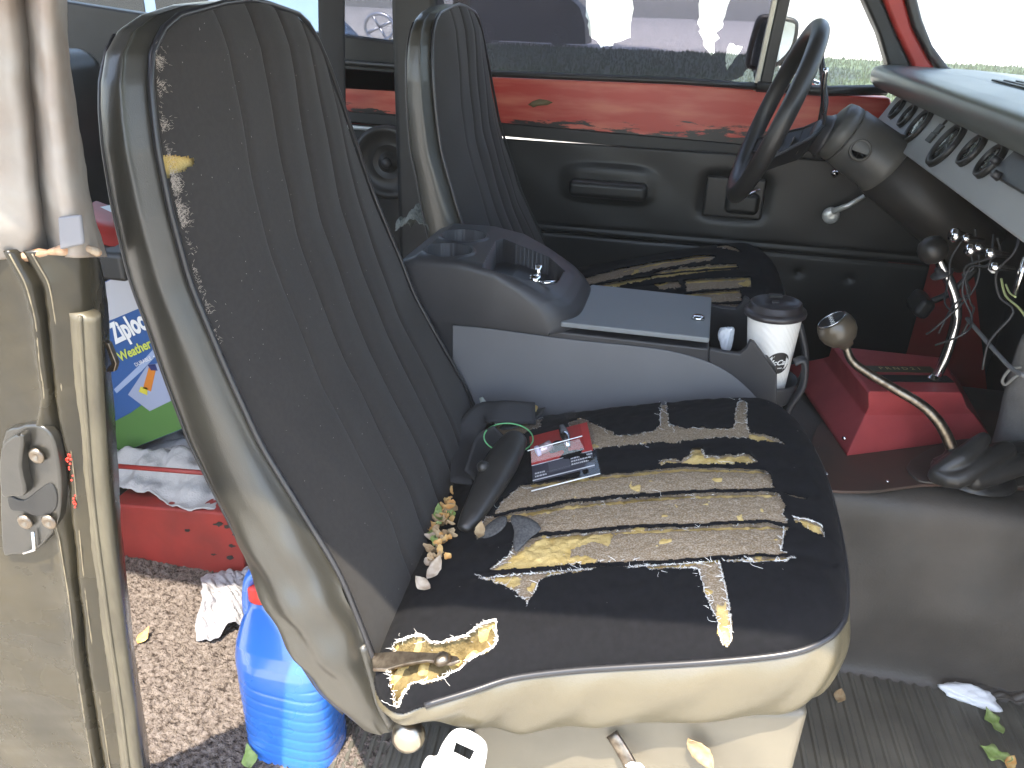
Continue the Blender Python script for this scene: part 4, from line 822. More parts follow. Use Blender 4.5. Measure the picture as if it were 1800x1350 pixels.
Lc = (c1_-c0).length
MB().lathe([(.001, 0), (.044, 0), (.054, .004), (.058, .018), (.058, .030), (.0565, .032)], c0, dcol, 40).build('turn_signal_collar', colm, st)
MB().lathe([(.0565, .033), (.059, .036), (.061, Lc*.85), (.064, Lc*.9), (.064, Lc), (.060, Lc+.003)], c0, dcol, 40).build('column_housing', colm, st)
c2_ = at(1720, 440, y=1.775)
MB().tube([c1_, c1_.lerp(c2_, .5), c2_], [.066, .062, .06], 24).build('column_shroud', mat('shroud', (.022, .020, .017), .5, (.035, .03, .025), 10, bump=.2, bs=150, bd=.1), st)
ks = at(1512, 264, y=1.716); kd = Vector((0, -1, .25)).normalized()
MB().lathe([(.0165, -.004), (.0165, .005), (.020, .006), (.0215, .002), (.0215, -.012)], ks, kd, 32).build('lock_bezel', colm, st); MB().lathe([(.001, -.001), (.0163, -.001)], ks, kd, 20).build('key_hole', blk, st)
MB().tube(smoothpts([at(1448, 200, y=1.72), at(1447, 165, y=1.70), at(1452, 120, y=1.68)], 4), .0045, 8).build('signal_stalk', chrome, st)

# ================================================================== dashboard
db = empty('dashboard', (.5, 1.5, .86), 'dashboard with dark padded top and silver gauge panel', 'dashboard')
def prof_y(pf, y0, y1, n=40):
    vs = []; 
    for i in range(n):
        y = y0+(y1-y0)*i/(n-1)
        vs += [(x, y, z) for x, z in pf]
    k = len(pf); fs = [tuple(int(q) for q in r) for r in grid_faces(n, k, closed_v=True)]+[tuple(range(k)), tuple(range((n-1)*k, n*k))[::-1]]
    return vs, fs
pf = sm2([(.408, .9465), (.394, .953), (.383, .966), (.381, .983), (.390, .995), (.42, 1.000)], 4)+[(.60, .996), (.78, .985), (.78, .93), (.47, .938)]
v, f = prof_y(pf, .95, 2.10); mesh('dash_pad', v, f, dash_pad, db)
PB, PT = Vector((.401, 0, .860)), Vector((.442, 0, .932)); PS = (PT-PB).normalized(); PN = Vector((-PS.z, 0, PS.x))
def PX(a, b):
    d = Vector(rayd(a, b)); c_ = Vector(CAM); return c_+d*(PN.dot(PB-c_)/PN.dot(d))
def pq(y, t): p = PB.lerp(PT, t); return Vector((p.x, y, p.z))
MB().prism([pq(2.085, 1.15), pq(.95, 1.15), pq(.95, 0), pq(2.03, 0), pq(2.085, .25)], -PN*.01).build('gauge_panel', dash_sil, db, bevel=.003)
MB().prism([(.55, 2.1, .78), (.55, .95, .78), (.418, .95, .858), (.418, 2.1, .858)], (.25, 0, 0)).build('under_dash', blk, db, bevel=.01)
gface = mat('gauge_face', (.15, .17, .165), .35, (.09, .10, .11), 60); gglass = glassm('gauge_glass', (.9, .93, .92))
for (gx, gy, r) in ((1579, 193, .024), (1597, 205, .026), (1616, 222, .038), (1666, 256, .042), (1711, 266, .028), (1744, 285, .028)):
    p = PX(gx, gy)
    g = MB().lathe([(r*.74, 0), (r*.74, .004), (r*.84, .009), (r*.98, .008), (r*1.02, 0)], p, PN, 44).build('gauge', rubb, db)
    MB().lathe([(.001, .0015), (r*.8, .0015)], p, PN, 40).build('gauge_dial', gface, g)
    MB().lathe([(.001, .0052), (r*.5, .005), (r*.80, .0042)], p, PN, 40).build('gauge_lens', gglass, g)
    tk = MB(); yv = Vector((0, -1, 0))
    for k in range(11):
        t = math.radians(-40+k*26); d_ = yv*math.cos(t)+PS*math.sin(t); tk.tube([p+PN*.0022+d_*r*.58, p+PN*.0022+d_*r*.70], .0006, 4)
    tk.tube([p+PN*.003, p+PN*.003+yv*r*.4-PS*r*.15], .0007, 4); tk.build('gauge_marks', white, g, smooth=False)
for c in ((1626, 187), (1654, 201), (1682, 212), (1719, 229), (1798, 254)):
    p = PX(*c); MB().lathe([(.001, .012), (.003, .0115), (.0046, .009), (.0044, .005), (.0025, .003), (.0025, 0)], p, PN, 18).build('switch_knob', chrome, db)
def onp(c, a, b, h=0): return PX(*c)+Vector((0, -1, 0))*a+PS*b+PN*h
for (cx_, w_, h_) in (((1638, 243), .016, .009), ((1652, 228), .014, .009)): MB().prism([onp(cx_, -w_, -h_), onp(cx_, w_, -h_), onp(cx_, w_, h_), onp(cx_, -w_, h_)], PN*.004).build('small_display', blk, db, bevel=.001)
p = PX(1663, 214); MB().lathe([(.001, .003), (.008, .002), (.008, 0)], p, PN, 18).build('warning_lamp', rubb, db)
rc = (1800, 308)
rd = MB().prism([onp(rc, -.060, -.020), onp(rc, .12, -.020), onp(rc, .12, .030), onp(rc, -.045, .030)], PN*.016).build('radio', rubb, db, bevel=.003)
for c in ((1770, 296), (1772, 322)): MB().lathe([(.001, .012), (.0055, .011), (.0065, 0)], PX(*c)+PN*.014, PN, 18).build('radio_knob', dplastic, rd)
# defroster slots on top of the pad
for k in range(5): MB().box((.52+.02*k, 1.45, 1.0005), (.008, .50, .003)).build('vent_slot', blk, db)
# hanging wires and controls under the dash
hw = empty('hanging_wires', (.42, 1.4, .7), 'loose wires and chrome fittings hanging under the dash', 'wires'); wb = MB()
for k in range(6):
    a0 = at(random.uniform(1700, 1795), random.uniform(400, 470), x=.41); pts = [a0]; 
    for q in range(6): pts.append(pts[-1]+Vector((random.gauss(0, .012), random.gauss(-.004, .018), -random.uniform(.012, .045))))
    wb.tube(smoothpts(pts, 4), .0016, 6)
wb.build('dark_wire', mat('wire_dark', (.02, .02, .022), .6), hw)
wy_ = MB(); wy_.tube(smoothpts([at(1760, 490, x=.40), at(1768, 520, x=.40), at(1790, 540, x=.40), at(1805, 560, x=.40)], 4), .0014, 6); wy_.tube(smoothpts([at(1768, 500, x=.40), at(1775, 515, x=.40), at(1785, 522, x=.40)], 4), .0012, 6); wy_.build('pale_wire', mat('wire_pale', (.35, .38, .16), .6), hw)
MB().tube(smoothpts([at(1700, 560, x=.42), at(1770, 640, x=.42), at(1800, 660, x=.42)], 4), .003, 6).build('cable', mat('cable_grey', (.12, .12, .12), .6), hw)
for (a, b, r) in ((1684, 414, .011), (1706, 420, .006), (1712, 440, .009), (1728, 436, .005), (1748, 446, .007), (1757, 470, .006)):
    p = at(a, b, x=.40); MB().lathe([(.001, .012), (r*.8, .011), (r, .004), (r*.7, 0), (r*.5, -.02)], p, (-1, -.3, .1), 16).build('chrome_fitting', chrome, hw)
MB().box(at(1793, 485, x=.40), (.004, .010, .045)).build('chrome_bracket', chrome, hw); MB().box(at(1744, 472, x=.40), (.004, .016, .008)).build('wire_connector', white, hw)
# brake pedal
pd = empty('brake_pedal', (.55, 1.85, .3), 'black brake pedal in front of the red kick panel', 'pedal')
MB().box(at(1618, 534, y=1.88), (.035, .09, .045), Matrix.Rotation(.4, 3, 'Y')).build('pedal_pad', rubb, pd, bevel=.012, seg=3)
MB().tube(smoothpts([at(1625, 534, y=1.88), at(1670, 515, y=1.88), at(1720, 470, y=1.88)], 4), .008, 8).build('pedal_arm', blk, pd)

# ================================================================== things at the back left
rb_ = empty('red_metal_box', (-.9, 1.2, 0), 'chipped red metal box on the carpet behind the passenger seat', 'metal box')
q = P2([(190, 886), (425, 905), (434, 1034), (200, 1012)], 1.16); q[3].z = .012; q[2].z = max(.008, q[2].z)
bx = MB().prism([Vector((q[0].x, 1.16, q[0].z)), Vector((q[1].x, 1.16, q[1].z)), Vector((q[2].x, 1.16, q[2].z)), Vector((q[0].x, 1.16, .012))], (0, .42, 0)).build('box_body', redm, rb_, bevel=.006)
ch = MB(); random.seed(3)
for (a, b, s_) in ((385, 922, 10), (400, 925, 9), (330, 932, 6), (408, 960, 7), (405, 980, 9), (375, 975, 5), (412, 940, 6)):
    ch.prism([at(a+math.cos(t)*s_*random.uniform(.3, 1.2), b+math.sin(t)*s_*.45*random.uniform(.3, 1.2), y=1.1585) for t in np.linspace(0, 2*PI, 11, endpoint=False)], (0, .0006, 0))
ch.build('paint_chips', blk, rb_, smooth=False)
rail = MB().tube([at(190, 818, y=1.17), at(395, 834, y=1.17)], .005, 8).build('red_rod', redm); tag(rail, 'thin red rod lying across the white cloth', 'rod')
p = at(300, 860, y=1.25); cloth('white_cloth', (p.x+.02, 1.33, q[0].z-.0), .19, .15, mat('cloth_white', (.42, .42, .42), .95, bump=.6, bs=300, bd=.2), .085, 5, 'crumpled white cloth on top of the red box', 'cloth')
# storage bag box, tilted
zb = empty('storage_bag_box', (-1.0, 1.30, .2), 'blue and green storage bag box standing tilted on the red box', 'product box')
o0 = at(207, 800, y=1.30); xh = (at(300, 763, y=1.30)-o0); xh = xh.normalized(); zh = Vector((0, -1, 0)).cross(xh); zh = zh if zh.z > 0 else -zh
WB, HB = .30, .335
def ob(a, b, h=0): return o0+xh*a+zh*b+Vector((0, -h, 0))
bluep = mat('print_blue', (.035, .10, .28), .4); MB().prism([ob(-.03, 0), ob(WB, 0), ob(WB, HB), ob(-.03, HB)], (0, .12, 0)).build('carton', bluep, zb, bevel=.003)
def flatp(name, pts, m, h, par): return MB().prism([ob(a, b, h) for a, b in pts], (0, .0008, 0)).build(name, m, par, smooth=False)
flatp('top_band', [(-.028, .265), (.02, .27), (.06, .262), (.11, .268), (.29, .26), (.29, .333), (-.028, .333)], mat('print_white', (.5, .5, .52), .5), .0012, zb)
flatp('green_band', [(-.028, .002), (.29, .002), (.29, .10), (.18, .088), (.10, .075), (.02, .070), (-.028, .06)], mat('print_green', (.08, .19, .045), .5), .0012, zb)
flatp('stripe', [(.10, .135), (.19, .158), (.29, .19), (.29, .176), (.19, .146), (.10, .125)], mat('print_pale', (.30, .38, .55), .5), .0011, zb)
pm = mat('print_tub', (.30, .34, .46), .5)
flatp('printed_tub', [(0.125, 0.113), (0.215, 0.153), (0.275, 0.138), (0.265, 0.068), (0.15, 0.063)], pm, .0016, zb); flatp('printed_carrot', [(0.17, 0.113), (0.215, 0.148), (0.227, 0.138), (0.183, 0.1)], mat('print_orange', (.55, .18, .02), .5), .0022, zb)
flatp('printed_lemon', [(0.155, 0.11), (0.167, 0.118), (0.181, 0.11), (0.169, 0.096)], mat('print_yellow', (.6, .52, .05), .5), .0022, zb); flatp('printed_lid', [(0.215, 0.153), (0.233, 0.148), (0.229, 0.134), (0.215, 0.14)], mat('print_navy', (.02, .03, .12), .5), .0024, zb)
flatp('printed_label', [(.215, .070), (.265, .078), (.265, .060), (.215, .052)], mat('print_label', (.16, .2, .14), .5), .0016, zb)
bez('Ziploc', .062, zb, 'brand_lettering', white, lambda x, y, h: ob(.222+x*.74, .236+y*.9, .0016+h), bold=.0026, shear=.12, sx=.78)
bez('Weathertight', .030, zb, 'title_lettering', mat('letter_yellow', (.55, .62, .10), .5), lambda x, y, h: ob(.228+x*.84, .190+y*.9, .0018+h), bold=.0008, shear=.15)
bez('DURABLE  •', .011, zb, 'small_lettering', white, lambda x, y, h: ob(.215+x, .163+y, .0020+h))
# dark rear bench and clutter
MB_ = empty('rear_bench', (-1.5, 1.4, 0), 'black rear bench in the shadow behind the seats', 'bench')
MB().box((-1.42, 1.62, .2), (.5, 1.0, .4)).build('bench_base', blk, MB_, bevel=.03); MB().box((-1.62, 1.3, .50), (.30, 1.4, .90), Matrix.Rotation(-.18, 3, 'Y')).build('bench_back', rubb, MB_, bevel=.06, seg=4)
MB().box((-1.46, .95, .20), (.56, .62, .40)).build('wheel_arch', blk, MB_, bevel=.08, seg=4)
mg = empty('magazines', at(190, 395, y=1.2), 'red and white magazines lying in the dark behind the pillar', 'magazines'); g = at(190, 395, y=1.2)
for k, (m_, r_) in enumerate(((red, .2), (white, -.25), (mat('mag_teal', (.05, .10, .11), .5), .1))): MB().box(g+Vector((0, .02*k, -.006*k)), (.12, .16, .004), Matrix.Rotation(r_, 3, 'Z')@Matrix.Rotation(.35, 3, 'Y')).build('magazine', m_, mg)
MB().box(g+Vector((0, .02, -.04)), (.2, .25, .05)).build('tray_under', blk, mg, bevel=.01)
# wheelwell trim filling the near rear corner
MB().prism([(-2.2, .62, -.1), (-1.15, .62, -.1), (-1.15, .62, .80), (-2.2, .62, .80)], (0, .03, 0)).build('near_quarter_panel', blk, body, smooth=False)

# ---------------- blue jug
jg = empty('blue_jug', (-.50, .82, .01), 'blue plastic jug with red cap standing behind the passenger seat', 'jug')
jy = .83; L_ = lambda r: at(*r, y=jy)
a1, a2 = L_((414, 1120)), L_((607, 1250)); cxj = (a1.x+a2.x)/2+.004; hx = (a2.x-a1.x)/2-.012; cxj -= .004
K = 64; rings = []
def sup(t, p): c_, s_ = math.cos(t), math.sin(t); return math.copysign(abs(c_)**p, c_), math.copysign(abs(s_)**p, s_)
cap_c = L_((462, 1040)); zsh = a1.z
ctrl = [(-.10, .9, .9, 0), (-.08, 1, 1, 0), (zsh*.5, 1, 1, 0), (zsh-.012, 1.0, 1.0, 0), (zsh+.002, .985, .97, 0), (zsh+.022, .93, .88, -.002), (zsh+.05, .70, .62, -.012), (zsh+.072, .42, .42, -.024), (cap_c.z-.018, .24, .34, cap_c.x-cxj), (cap_c.z-.01, .23, .33, cap_c.x-cxj)]
zsj = np.concatenate([np.linspace(-.1, zsh-.03, 120), np.linspace(zsh-.028, cap_c.z-.01, 60)])
for z in zsj:
    zc_ = [c_[0] for c_ in ctrl]; sx_ = np.interp(z, zc_, [c_[1] for c_ in ctrl]); sy_ = np.interp(z, zc_, [c_[2] for c_ in ctrl]); ox = np.interp(z, zc_, [c_[3] for c_ in ctrl])
    r = []
    for k in range(K):
        a_, b_ = sup(2*PI*k/K, .62); g_ = 0
        if z < zsh-.03:
            ph = ((z+.010*math.cos(2*PI*k/K)) % .021)/.021; g_ = -.016*math.exp(-((ph-.5)/.10)**2)
        r.append((cxj+ox+hx*sx_*a_*(1+g_), jy+hx*.72*sy_*b_*(1+g_), z+.0))
    rings.append(r)
P = np.array(rings); P[..., 2] = np.maximum(P[..., 2], .004)
mesh('jug_body', P.reshape(-1, 3), grid_faces(P.shape[0], K, closed_v=True), blue, jg)
MB().lathe([(.020, -.012), (.0215, -.010), (.0215, .012), (.019, .016), (.001, .0165)], Vector((cap_c.x, jy, cap_c.z+.004)), (0, 0, 1), 40).build('screw_cap', capred, jg)
MB().tube(smoothpts([L_((452, 1100)), L_((441, 1060)), L_((442, 1020)), L_((452, 1004)), L_((470, 1008))], 5), .010, 12, flat=1.8, up=(0, 1, 0)).build('jug_handle', blue, jg)
p = at(400, 1062, z=.03); cloth('ribbed_glove', (p.x+.0, p.y+.01, .01), .055, .085, mat('knit_white', (.30, .30, .33), .9, bump=1, bs=90, bd=.6), .05, 8, 'white ribbed work glove between the red box and the blue jug', 'glove', rot=.5)

# ================================================================== door jamb, nearest the camera
jb = empty('door_pillar', (-.55, .55, 0), 'worn tan and rusty door pillar with striker plate and rubber seal', 'door pillar')
rowsL = [440, 500, 560, 640, 700, 770, 850, 940, 1050, 1200, 1380]
cur = {0: [-60]*11, 1: [8, 40, 56, 63, 72, 60, 66, 88, 110, 132, 160], 2: [14, 47, 63, 71, 80, 70, 76, 104, 122, 140, 168], 3: [46, 80, 90, 98, 104, 116, 126, 134, 145, 164, 190], 4: [54, 88, 98, 105, 111, 123, 133, 141, 152, 172, 199], 5: [150, 158, 165, 172, 177, 182, 190, 200, 212, 228, 252], 6: [165, 178, 186, 190, 195, 200, 204, 208, 222, 240, 266]}
yy_ = {0: .545, 1: .552, 2: .545, 3: .560, 4: .552, 5: .58, 6: .66}
cols = [0, 1, 2, 3, 4, 5, 6]; dens_r = np.linspace(440, 1380, 160); gv = []
for r_ in dens_r:
    cp = [at(float(np.interp(r_, rowsL, cur[c_])), r_, y=yy_[c_]) for c_ in cols]; gv.append([tuple(p) for p in smoothpts(cp, 8)])
P = np.array(gv); P[..., 1] += .0012*fbm(P[..., 0], P[..., 2], 40, 2); mesh('lower_pillar', P.reshape(-1, 3), grid_faces(*P.shape[:2]), jamb, jb, solid=.003)
rowsU = [-40, 60, 150, 250, 340, 400, 452]
curU = {0: [-60, -50, -40, -30, -25, -25, -40], 1: [2, 4, 8, 22, 34, 32, 14], 2: [20, 26, 32, 44, 56, 62, 50], 3: [48, 54, 58, 66, 74, 84, 92], 4: [82, 86, 92, 104, 116, 126, 132], 5: [104, 110, 118, 132, 148, 160, 172], 6: [108, 114, 124, 138, 154, 168, 184]}
yu = {0: .54, 1: .552, 2: .56, 3: .585, 4: .56, 5: .60, 6: .68}; gv = []
for r_ in np.linspace(-40, 452, 90):
    cp = [at(float(np.interp(r_, rowsU, curU[c_])), r_, y=yu[c_]) for c_ in cols]; gv.append([tuple(p) for p in smoothpts(cp, 8)])
P = np.array(gv); P[..., 1] += .002*fbm(P[..., 0], P[..., 2], 30, 9); mesh('upper_pillar', P.reshape(-1, 3), grid_faces(*P.shape[:2]), jamb_w, jb, solid=.003)
# ragged joint with rust, broken seal end
mb = MB(); random.seed(5)
mb.tube(smoothpts([at(18, 456, y=.555), at(60, 448, y=.555), at(110, 440, y=.56), at(150, 436, y=.57), at(176, 446, y=.58)], 4), [.0025+.0025*random.random() for _ in range(17)], 8)
mb.build('rusty_lip', mat('rust', (.30, .13, .05), .8, (.35, .28, .20), 60, bump=.8, bs=200, bd=.3), jb)
MB().prism(P2([(100, 382), (140, 378), (146, 430), (104, 440)], .553), (0, .004, 0)).build('grey_patch', mat('patch_grey', (.15, .15, .16), .6), jb, bevel=.002)
seal_pts = smoothpts([at(147, 548, y=.565), at(152, 640, y=.565), at(160, 760, y=.565), at(172, 900, y=.565), at(195, 1080, y=.565), at(215, 1220, y=.565), at(236, 1390, y=.565)], 6)
MB().tube(seal_pts, .0150, 16, flat=.7, up=(0, 1, 0)).build('door_seal', seal, jb)
MB().tube([p+Vector((.0045, -.0100, 0)) for p in seal_pts], .0022, 6).build('seal_lip', seal, jb)
# striker plate
jdark = mat('latch_metal', (.010, .010, .009), .30, (.035, .032, .025), 12, bump=.2, bs=90, bd=.1, spec=.8)
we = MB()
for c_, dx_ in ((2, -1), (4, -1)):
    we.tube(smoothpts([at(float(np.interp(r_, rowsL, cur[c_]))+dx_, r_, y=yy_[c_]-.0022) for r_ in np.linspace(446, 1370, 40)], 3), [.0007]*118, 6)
we.build('painted_glint_edge', mat('glint_edge', (.22, .18, .11), .4, (.08, .065, .04), 40, spec=.8), jb)  # pale tubes paint the sun's glint along the pillar ridges
MB().prism(P2(sm2([(2, 778), (30, 752), (66, 748), (90, 768), (102, 812), (106, 872), (98, 925), (62, 968), (20, 976), (2, 960)], 3, True), .540), (0, .012, 0)).build('striker_plate', jdark, jb, bevel=.004, seg=3)
MB().prism(P2(sm2([(14, 872), (40, 880), (66, 862), (88, 850), (100, 872), (94, 900), (66, 908), (40, 900), (18, 896)], 3, True), .5385), (0, .003, 0)).build('striker_slot', blk, jb, bevel=.001)
MB().prism(P2(sm2([(0, 790), (26, 765), (40, 770), (36, 820), (44, 868), (20, 874), (0, 868)], 3, True), .530), (0, .012, 0)).build('striker_hook', jdark, jb, bevel=.005, seg=3)
for c_ in ((66, 800), (88, 916), (46, 916)):
    p = at(*c_, y=.538); s_ = MB().lathe([(.0078, 0), (.0085, .002), (.006, .004), (.0035, .0035), (.001, .001)], p, (0, -1, 0), 24).build('striker_screw', steel, jb)
sc_ = at(60, 960, y=.536); MB().tube([at(58, 935, y=.536), at(61, 966, y=.536), at(42, 972, y=.536)], .0018, 6).build('scratch_wire', chrome, jb)
ov = MB(); random.seed(9)
for k in range(26):
    r_ = random.choice([random.gauss(805, 6), random.gauss(835, 14), random.gauss(880, 8)]); xx_ = np.interp(r_, rowsL, cur[3])+random.gauss(1, 2); p = at(xx_, r_, y=.548)
    ov.lathe([(.001, .001), (random.uniform(.0006, .0016), 0)], p, (0, -1, 0), 7)
ov.build('paint_flecks', mat('fleck_red', (.7, .05, .03), .5), jb)
MB().prism(P2([(182, 600), (190, 604), (204, 640), (200, 654), (186, 655), (188, 648), (195, 640)], .60), (0, .006, 0)).build('metal_hook', steel, jb, bevel=.001)

# ================================================================== small things on and beside the passenger seat
def leaf(name, c, L, W, ang, m, label, nrm_=(0, 0, 1), seed=0, lobes=0, curl=.25, group=None):
    r = random.Random(seed); n = Vector(nrm_).normalized(); u = n.orthogonal().normalized(); u.rotate(Matrix.Rotation(ang, 3, n)); k = n.cross(u); v = []; f = []; N_ = 12
    for i in range(N_+1):
        t = i/N_; w_ = W*math.sin(PI*min(1, t*1.02+.01))**.75*(1+(.35*math.sin(t*PI*lobes*2) if lobes else 0)+r.uniform(-.08, .08)); h = curl*L*(t-.5)**2*1.5
        for s_ in (-1, -.5, 0, .5, 1): v.append(Vector(c)+u*(t-.5)*L+k*s_*w_*.5+n*(h+abs(s_)*W*.18*(1-.5*t)+.002))
    for i in range(N_):
        for j in range(4): f.append((i*5+j, i*5+j+1, i*5+j+6, i*5+j+5))
    return tag(mesh(name, v, f, m, solid=.0005), label, 'leaf', group)
lt = mat('leaf_tan', (.40, .30, .17), .7, (.30, .20, .10), 120); lo2 = mat('leaf_orange', (.50, .24, .06), .7, (.55, .38, .15), 90); lg = mat('leaf_green', (.16, .24, .05), .6, (.26, .33, .12), 90); lp = mat('leaf_pale', (.45, .38, .30), .75, (.32, .25, .18), 100)
random.seed(12)
pile = [(782,905,'o'),(770,925,'g'),(765,940,'o'),(780,950,'t'),(775,968,'o'),(760,985,'t'),(790,925,'g'),(800,900,'t'),(752,1005,'p'),(768,995,'t'),(745,1022,'p'),(750,930,'t'),(792,945,'t'),(805,880,'t'),(762,962,'g'),(845,940,'t'),(835,930,'g'),(735,1035,'p'),(785,965,'o'),(757,975,'t'),(772,912,'t'),(790,888,'o'),(778,935,'t'),(768,952,'p')]
mm = {'o': lo2, 'g': lg, 't': lt, 'p': lp}; nm = {'o': 'orange', 'g': 'green', 't': 'tan', 'p': 'pale'}
from collections import defaultdict
keepers = {0: 'tan', 1: 'g', 12: 'p', 17: 'p', 2: 'o'}
leaf('dry_leaf', surf(772, 908, .01), .034, .018, 1.2, lg, 'green curled leaf at the top of the litter in the seat crease', (.3, -.6, 1), 1, curl=.7)
leaf('dry_leaf', surf(757, 928, .012), .036, .016, 2.1, lo2, 'orange curled leaf against the backrest in the seat crease', (.5, -.5, 1), 2, curl=.7)
leaf('dry_leaf', surf(765, 1000, .008), .036, .017, .4, lp, 'pale curled leaf below the litter in the seat crease', (.1, -.8, 1), 3, curl=.8)
leaf('dry_leaf', surf(742, 1028, .008), .026, .017, 1.9, lp, 'small pinkish pod-like leaf lowest in the seat crease', (.3, -.6, 1), 4, curl=.9)
leaf('dry_leaf', surf(843, 936, .006), .028, .015, .9, lt, 'tan leaf bit beside the tip of the belt sheath', (.2, -.4, 1), 5, curl=.6)
lts = {'o': [], 'g': [], 't': [], 'p': []}; V_, F_, MI = [], [], []
for i in range(95):
    a, b, k = pile[random.randrange(len(pile))]; a += random.gauss(0, 7); b += random.gauss(0, 10)
    if a > 800 or b > 1000: continue
    o = leaf('bit', surf(a, b, .004)+Vector((0, 0, .002+random.uniform(0, .012))), random.uniform(.008, .022), random.uniform(.005, .011), random.uniform(0, 6.28), mm[k], '', '', random.random() and (random.uniform(-.6, .8), random.uniform(-.9, .2), 1), i) if False else None
    n0 = len(V_); c = surf(a, b, .004)+Vector((0, 0, .002+random.uniform(0, .012))); L, W = random.uniform(.008, .024), random.uniform(.005, .012); n_ = Vector((random.uniform(-.6, .9), random.uniform(-.9, .2), 1)).normalized(); u = n_.orthogonal().normalized(); u.rotate(Matrix.Rotation(random.uniform(0, 6.28), 3, n_)); kk = n_.cross(u)
    for q_ in range(6):
        t = q_/5; wq = W*(math.sin(PI*(.1+.8*t))+random.uniform(-.2, .2)); hq = .9*L*(t-.5)**2+random.uniform(-.001, .001)
        for s_ in (-.5, 0, .5): V_.append(c+u*(t-.5)*L+kk*s_*wq+n_*(hq+abs(s_)*W*.4))
    for q_ in range(5):
        for r_ in range(2): F_.append((n0+q_*3+r_, n0+q_*3+r_+1, n0+q_*3+r_+4, n0+q_*3+r_+3)); MI.append('ogtp'.index(k))
ll = mesh('leaf_litter', V_, F_, lo2); [ll.data.materials.append(x_) for x_ in (lg, lt, lp)]; ll.data.polygons.foreach_set('material_index', MI); tag(ll, 'crumbled dry leaf litter gathered in the seat crease', 'leaf litter', kind='stuff')
leaf('fallen_leaf', at(1475, 1226, z=.014), .032, .020, .5, lt, 'tan oval leaf on the rubber mat by the seat corner', (0, -.2, 1), 2)
leaf('fallen_leaf', at(1745, 1270, z=.014), .050, .022, 1.1, lg, 'green lobed leaf lying below the white tissue', (0, -.2, 1), 3, 2)
leaf('fallen_leaf', at(1748, 1328, z=.014), .048, .026, 2.0, lg, 'green ragged leaf at the bottom right corner', (0, -.2, 1), 4, 2)
leaf('fallen_leaf', at(1775, 1342, z=.016), .030, .016, .2, lo2, 'orange brown leaf bit beside the corner leaf', (0, -.3, 1), 5)
leaf('fallen_leaf', at(255, 1118, z=.022), .035, .018, .6, lo2, 'orange leaf on the speckled carpet', (0, -.5, 1), 6, 1)
leaf('fallen_leaf', at(440, 1330, z=.02), .040, .022, 1.3, lg, 'green leaf on the carpet beside the jug', (0, -.5, 1), 7, 1)
leaf('fallen_leaf', at(1232, 1318, y=.727), .055, .024, 1.5, lt, 'tan leaf stuck to the seat base', (0, -1, .1), 8)
crumple('floor_tissue', at(1706, 1222, z=.02), (.062, .034, .022), tissue, 'white crumpled tissue lying on the ribbed mat', 'tissue', seed=8)
# blister pack
bp0 = empty('blister_pack', surf(990, 800, 0), 'clear blister pack with red and black card on the torn cushion', 'blister pack')
q = [surf(a, b, .004)+Vector((0, 0, .003)) for a, b in ((934, 862), (1054, 832), (1032, 738), (928, 762))]
U_ = (q[1]-q[0]); V_ = (q[3]-q[0]); NN = U_.cross(V_).normalized(); NN = NN if NN.z > 0 else -NN; V_ = V_.lerp(q[2]-q[1], .5)
def bl(a, b, h=0): return q[0]+U_*a+V_*b+NN*h
def bq(name, a0, b0, a1, b1, m, h, th=.0006, par=bp0, **k): return MB().prism([bl(a0, b0, h), bl(a1, b0, h), bl(a1, b1, h), bl(a0, b1, h)], NN*th).build(name, m, par, smooth=False, **k)
bq('red_card', .03, .36, .97, .90, mat('card_red', (.62, .04, .03), .45), .0006); bq('black_card', .03, .08, .95, .355, mat('card_black', (.05, .05, .065), .45), .0006)
bq('white_line', .03, .352, .95, .362, white, .0014, .0003); bq('white_line', .03, .10, .95, .115, white, .0014, .0003)
bq('grey_field', .28, .17, .60, .34, mat('card_grey', (.10, .10, .12), .5), .0013, .0002)
random.seed(2); pb2 = MB()
for (a0_, b_, n_) in ((.62, .30, 9), (.62, .25, 8), (.62, .20, 9), (.07, .20, 5), (.07, .15, 5)):
    a_ = a0_
    for q_ in range(n_):
        w_ = random.uniform(.015, .04); pb2.prism([bl(a_, b_, .0014), bl(a_+w_, b_, .0014), bl(a_+w_, b_+.022, .0014), bl(a_, b_+.022, .0014)], NN*.0002); a_ += w_+.008
        if a_ > .93 or (a0_ < .1 and a_ > .26): break
pb2.build('small_print', white, bp0, smooth=False)
def clearbox(name, a0, b0, a1, b1, h0, h1, ins=.04):
    v = [bl(a0, b0, h0), bl(a1, b0, h0), bl(a1, b1, h0), bl(a0, b1, h0), bl(a0+ins, b0+ins, h1), bl(a1-ins, b0+ins, h1), bl(a1-ins, b1-ins, h1), bl(a0+ins, b1-ins, h1)]
    return mesh(name, v, [(4, 5, 6, 7), (0, 1, 5, 4), (1, 2, 6, 5), (2, 3, 7, 6), (3, 0, 4, 7)], clear, bp0, bevel=.0015, smooth=False)
clearbox('clear_blister', .02, .40, .86, 1.04, .002, .020); clearbox('clear_flange', -.03, -.06, 1.03, 1.0, .0004, .002, .01)
MB().tube([bl(.02, .40, .0245), bl(.86, .42, .0245)], .0009, 6).build('blister_edge', white, bp0); MB().tube([bl(.0, -.055, .002), bl(1.0, -.05, .002)], .001, 6).build('flange_edge', white, bp0)
MB().tube([bl(.16, .50, .010), bl(.36, .55, .010)], [.0075, .0085], 16).build('tool_piece', mat('tool_pink', (.65, .5, .5), .25, metal=.6), bp0); MB().lathe([(.001, .002), (.0085, .001), (.0085, -.004)], bl(.14, .50, .010), bl(0, .5, 0)-bl(.3, .55, 0), 18).build('tool_cap', mat('cap_lilac', (.6, .55, .75), .4), bp0)
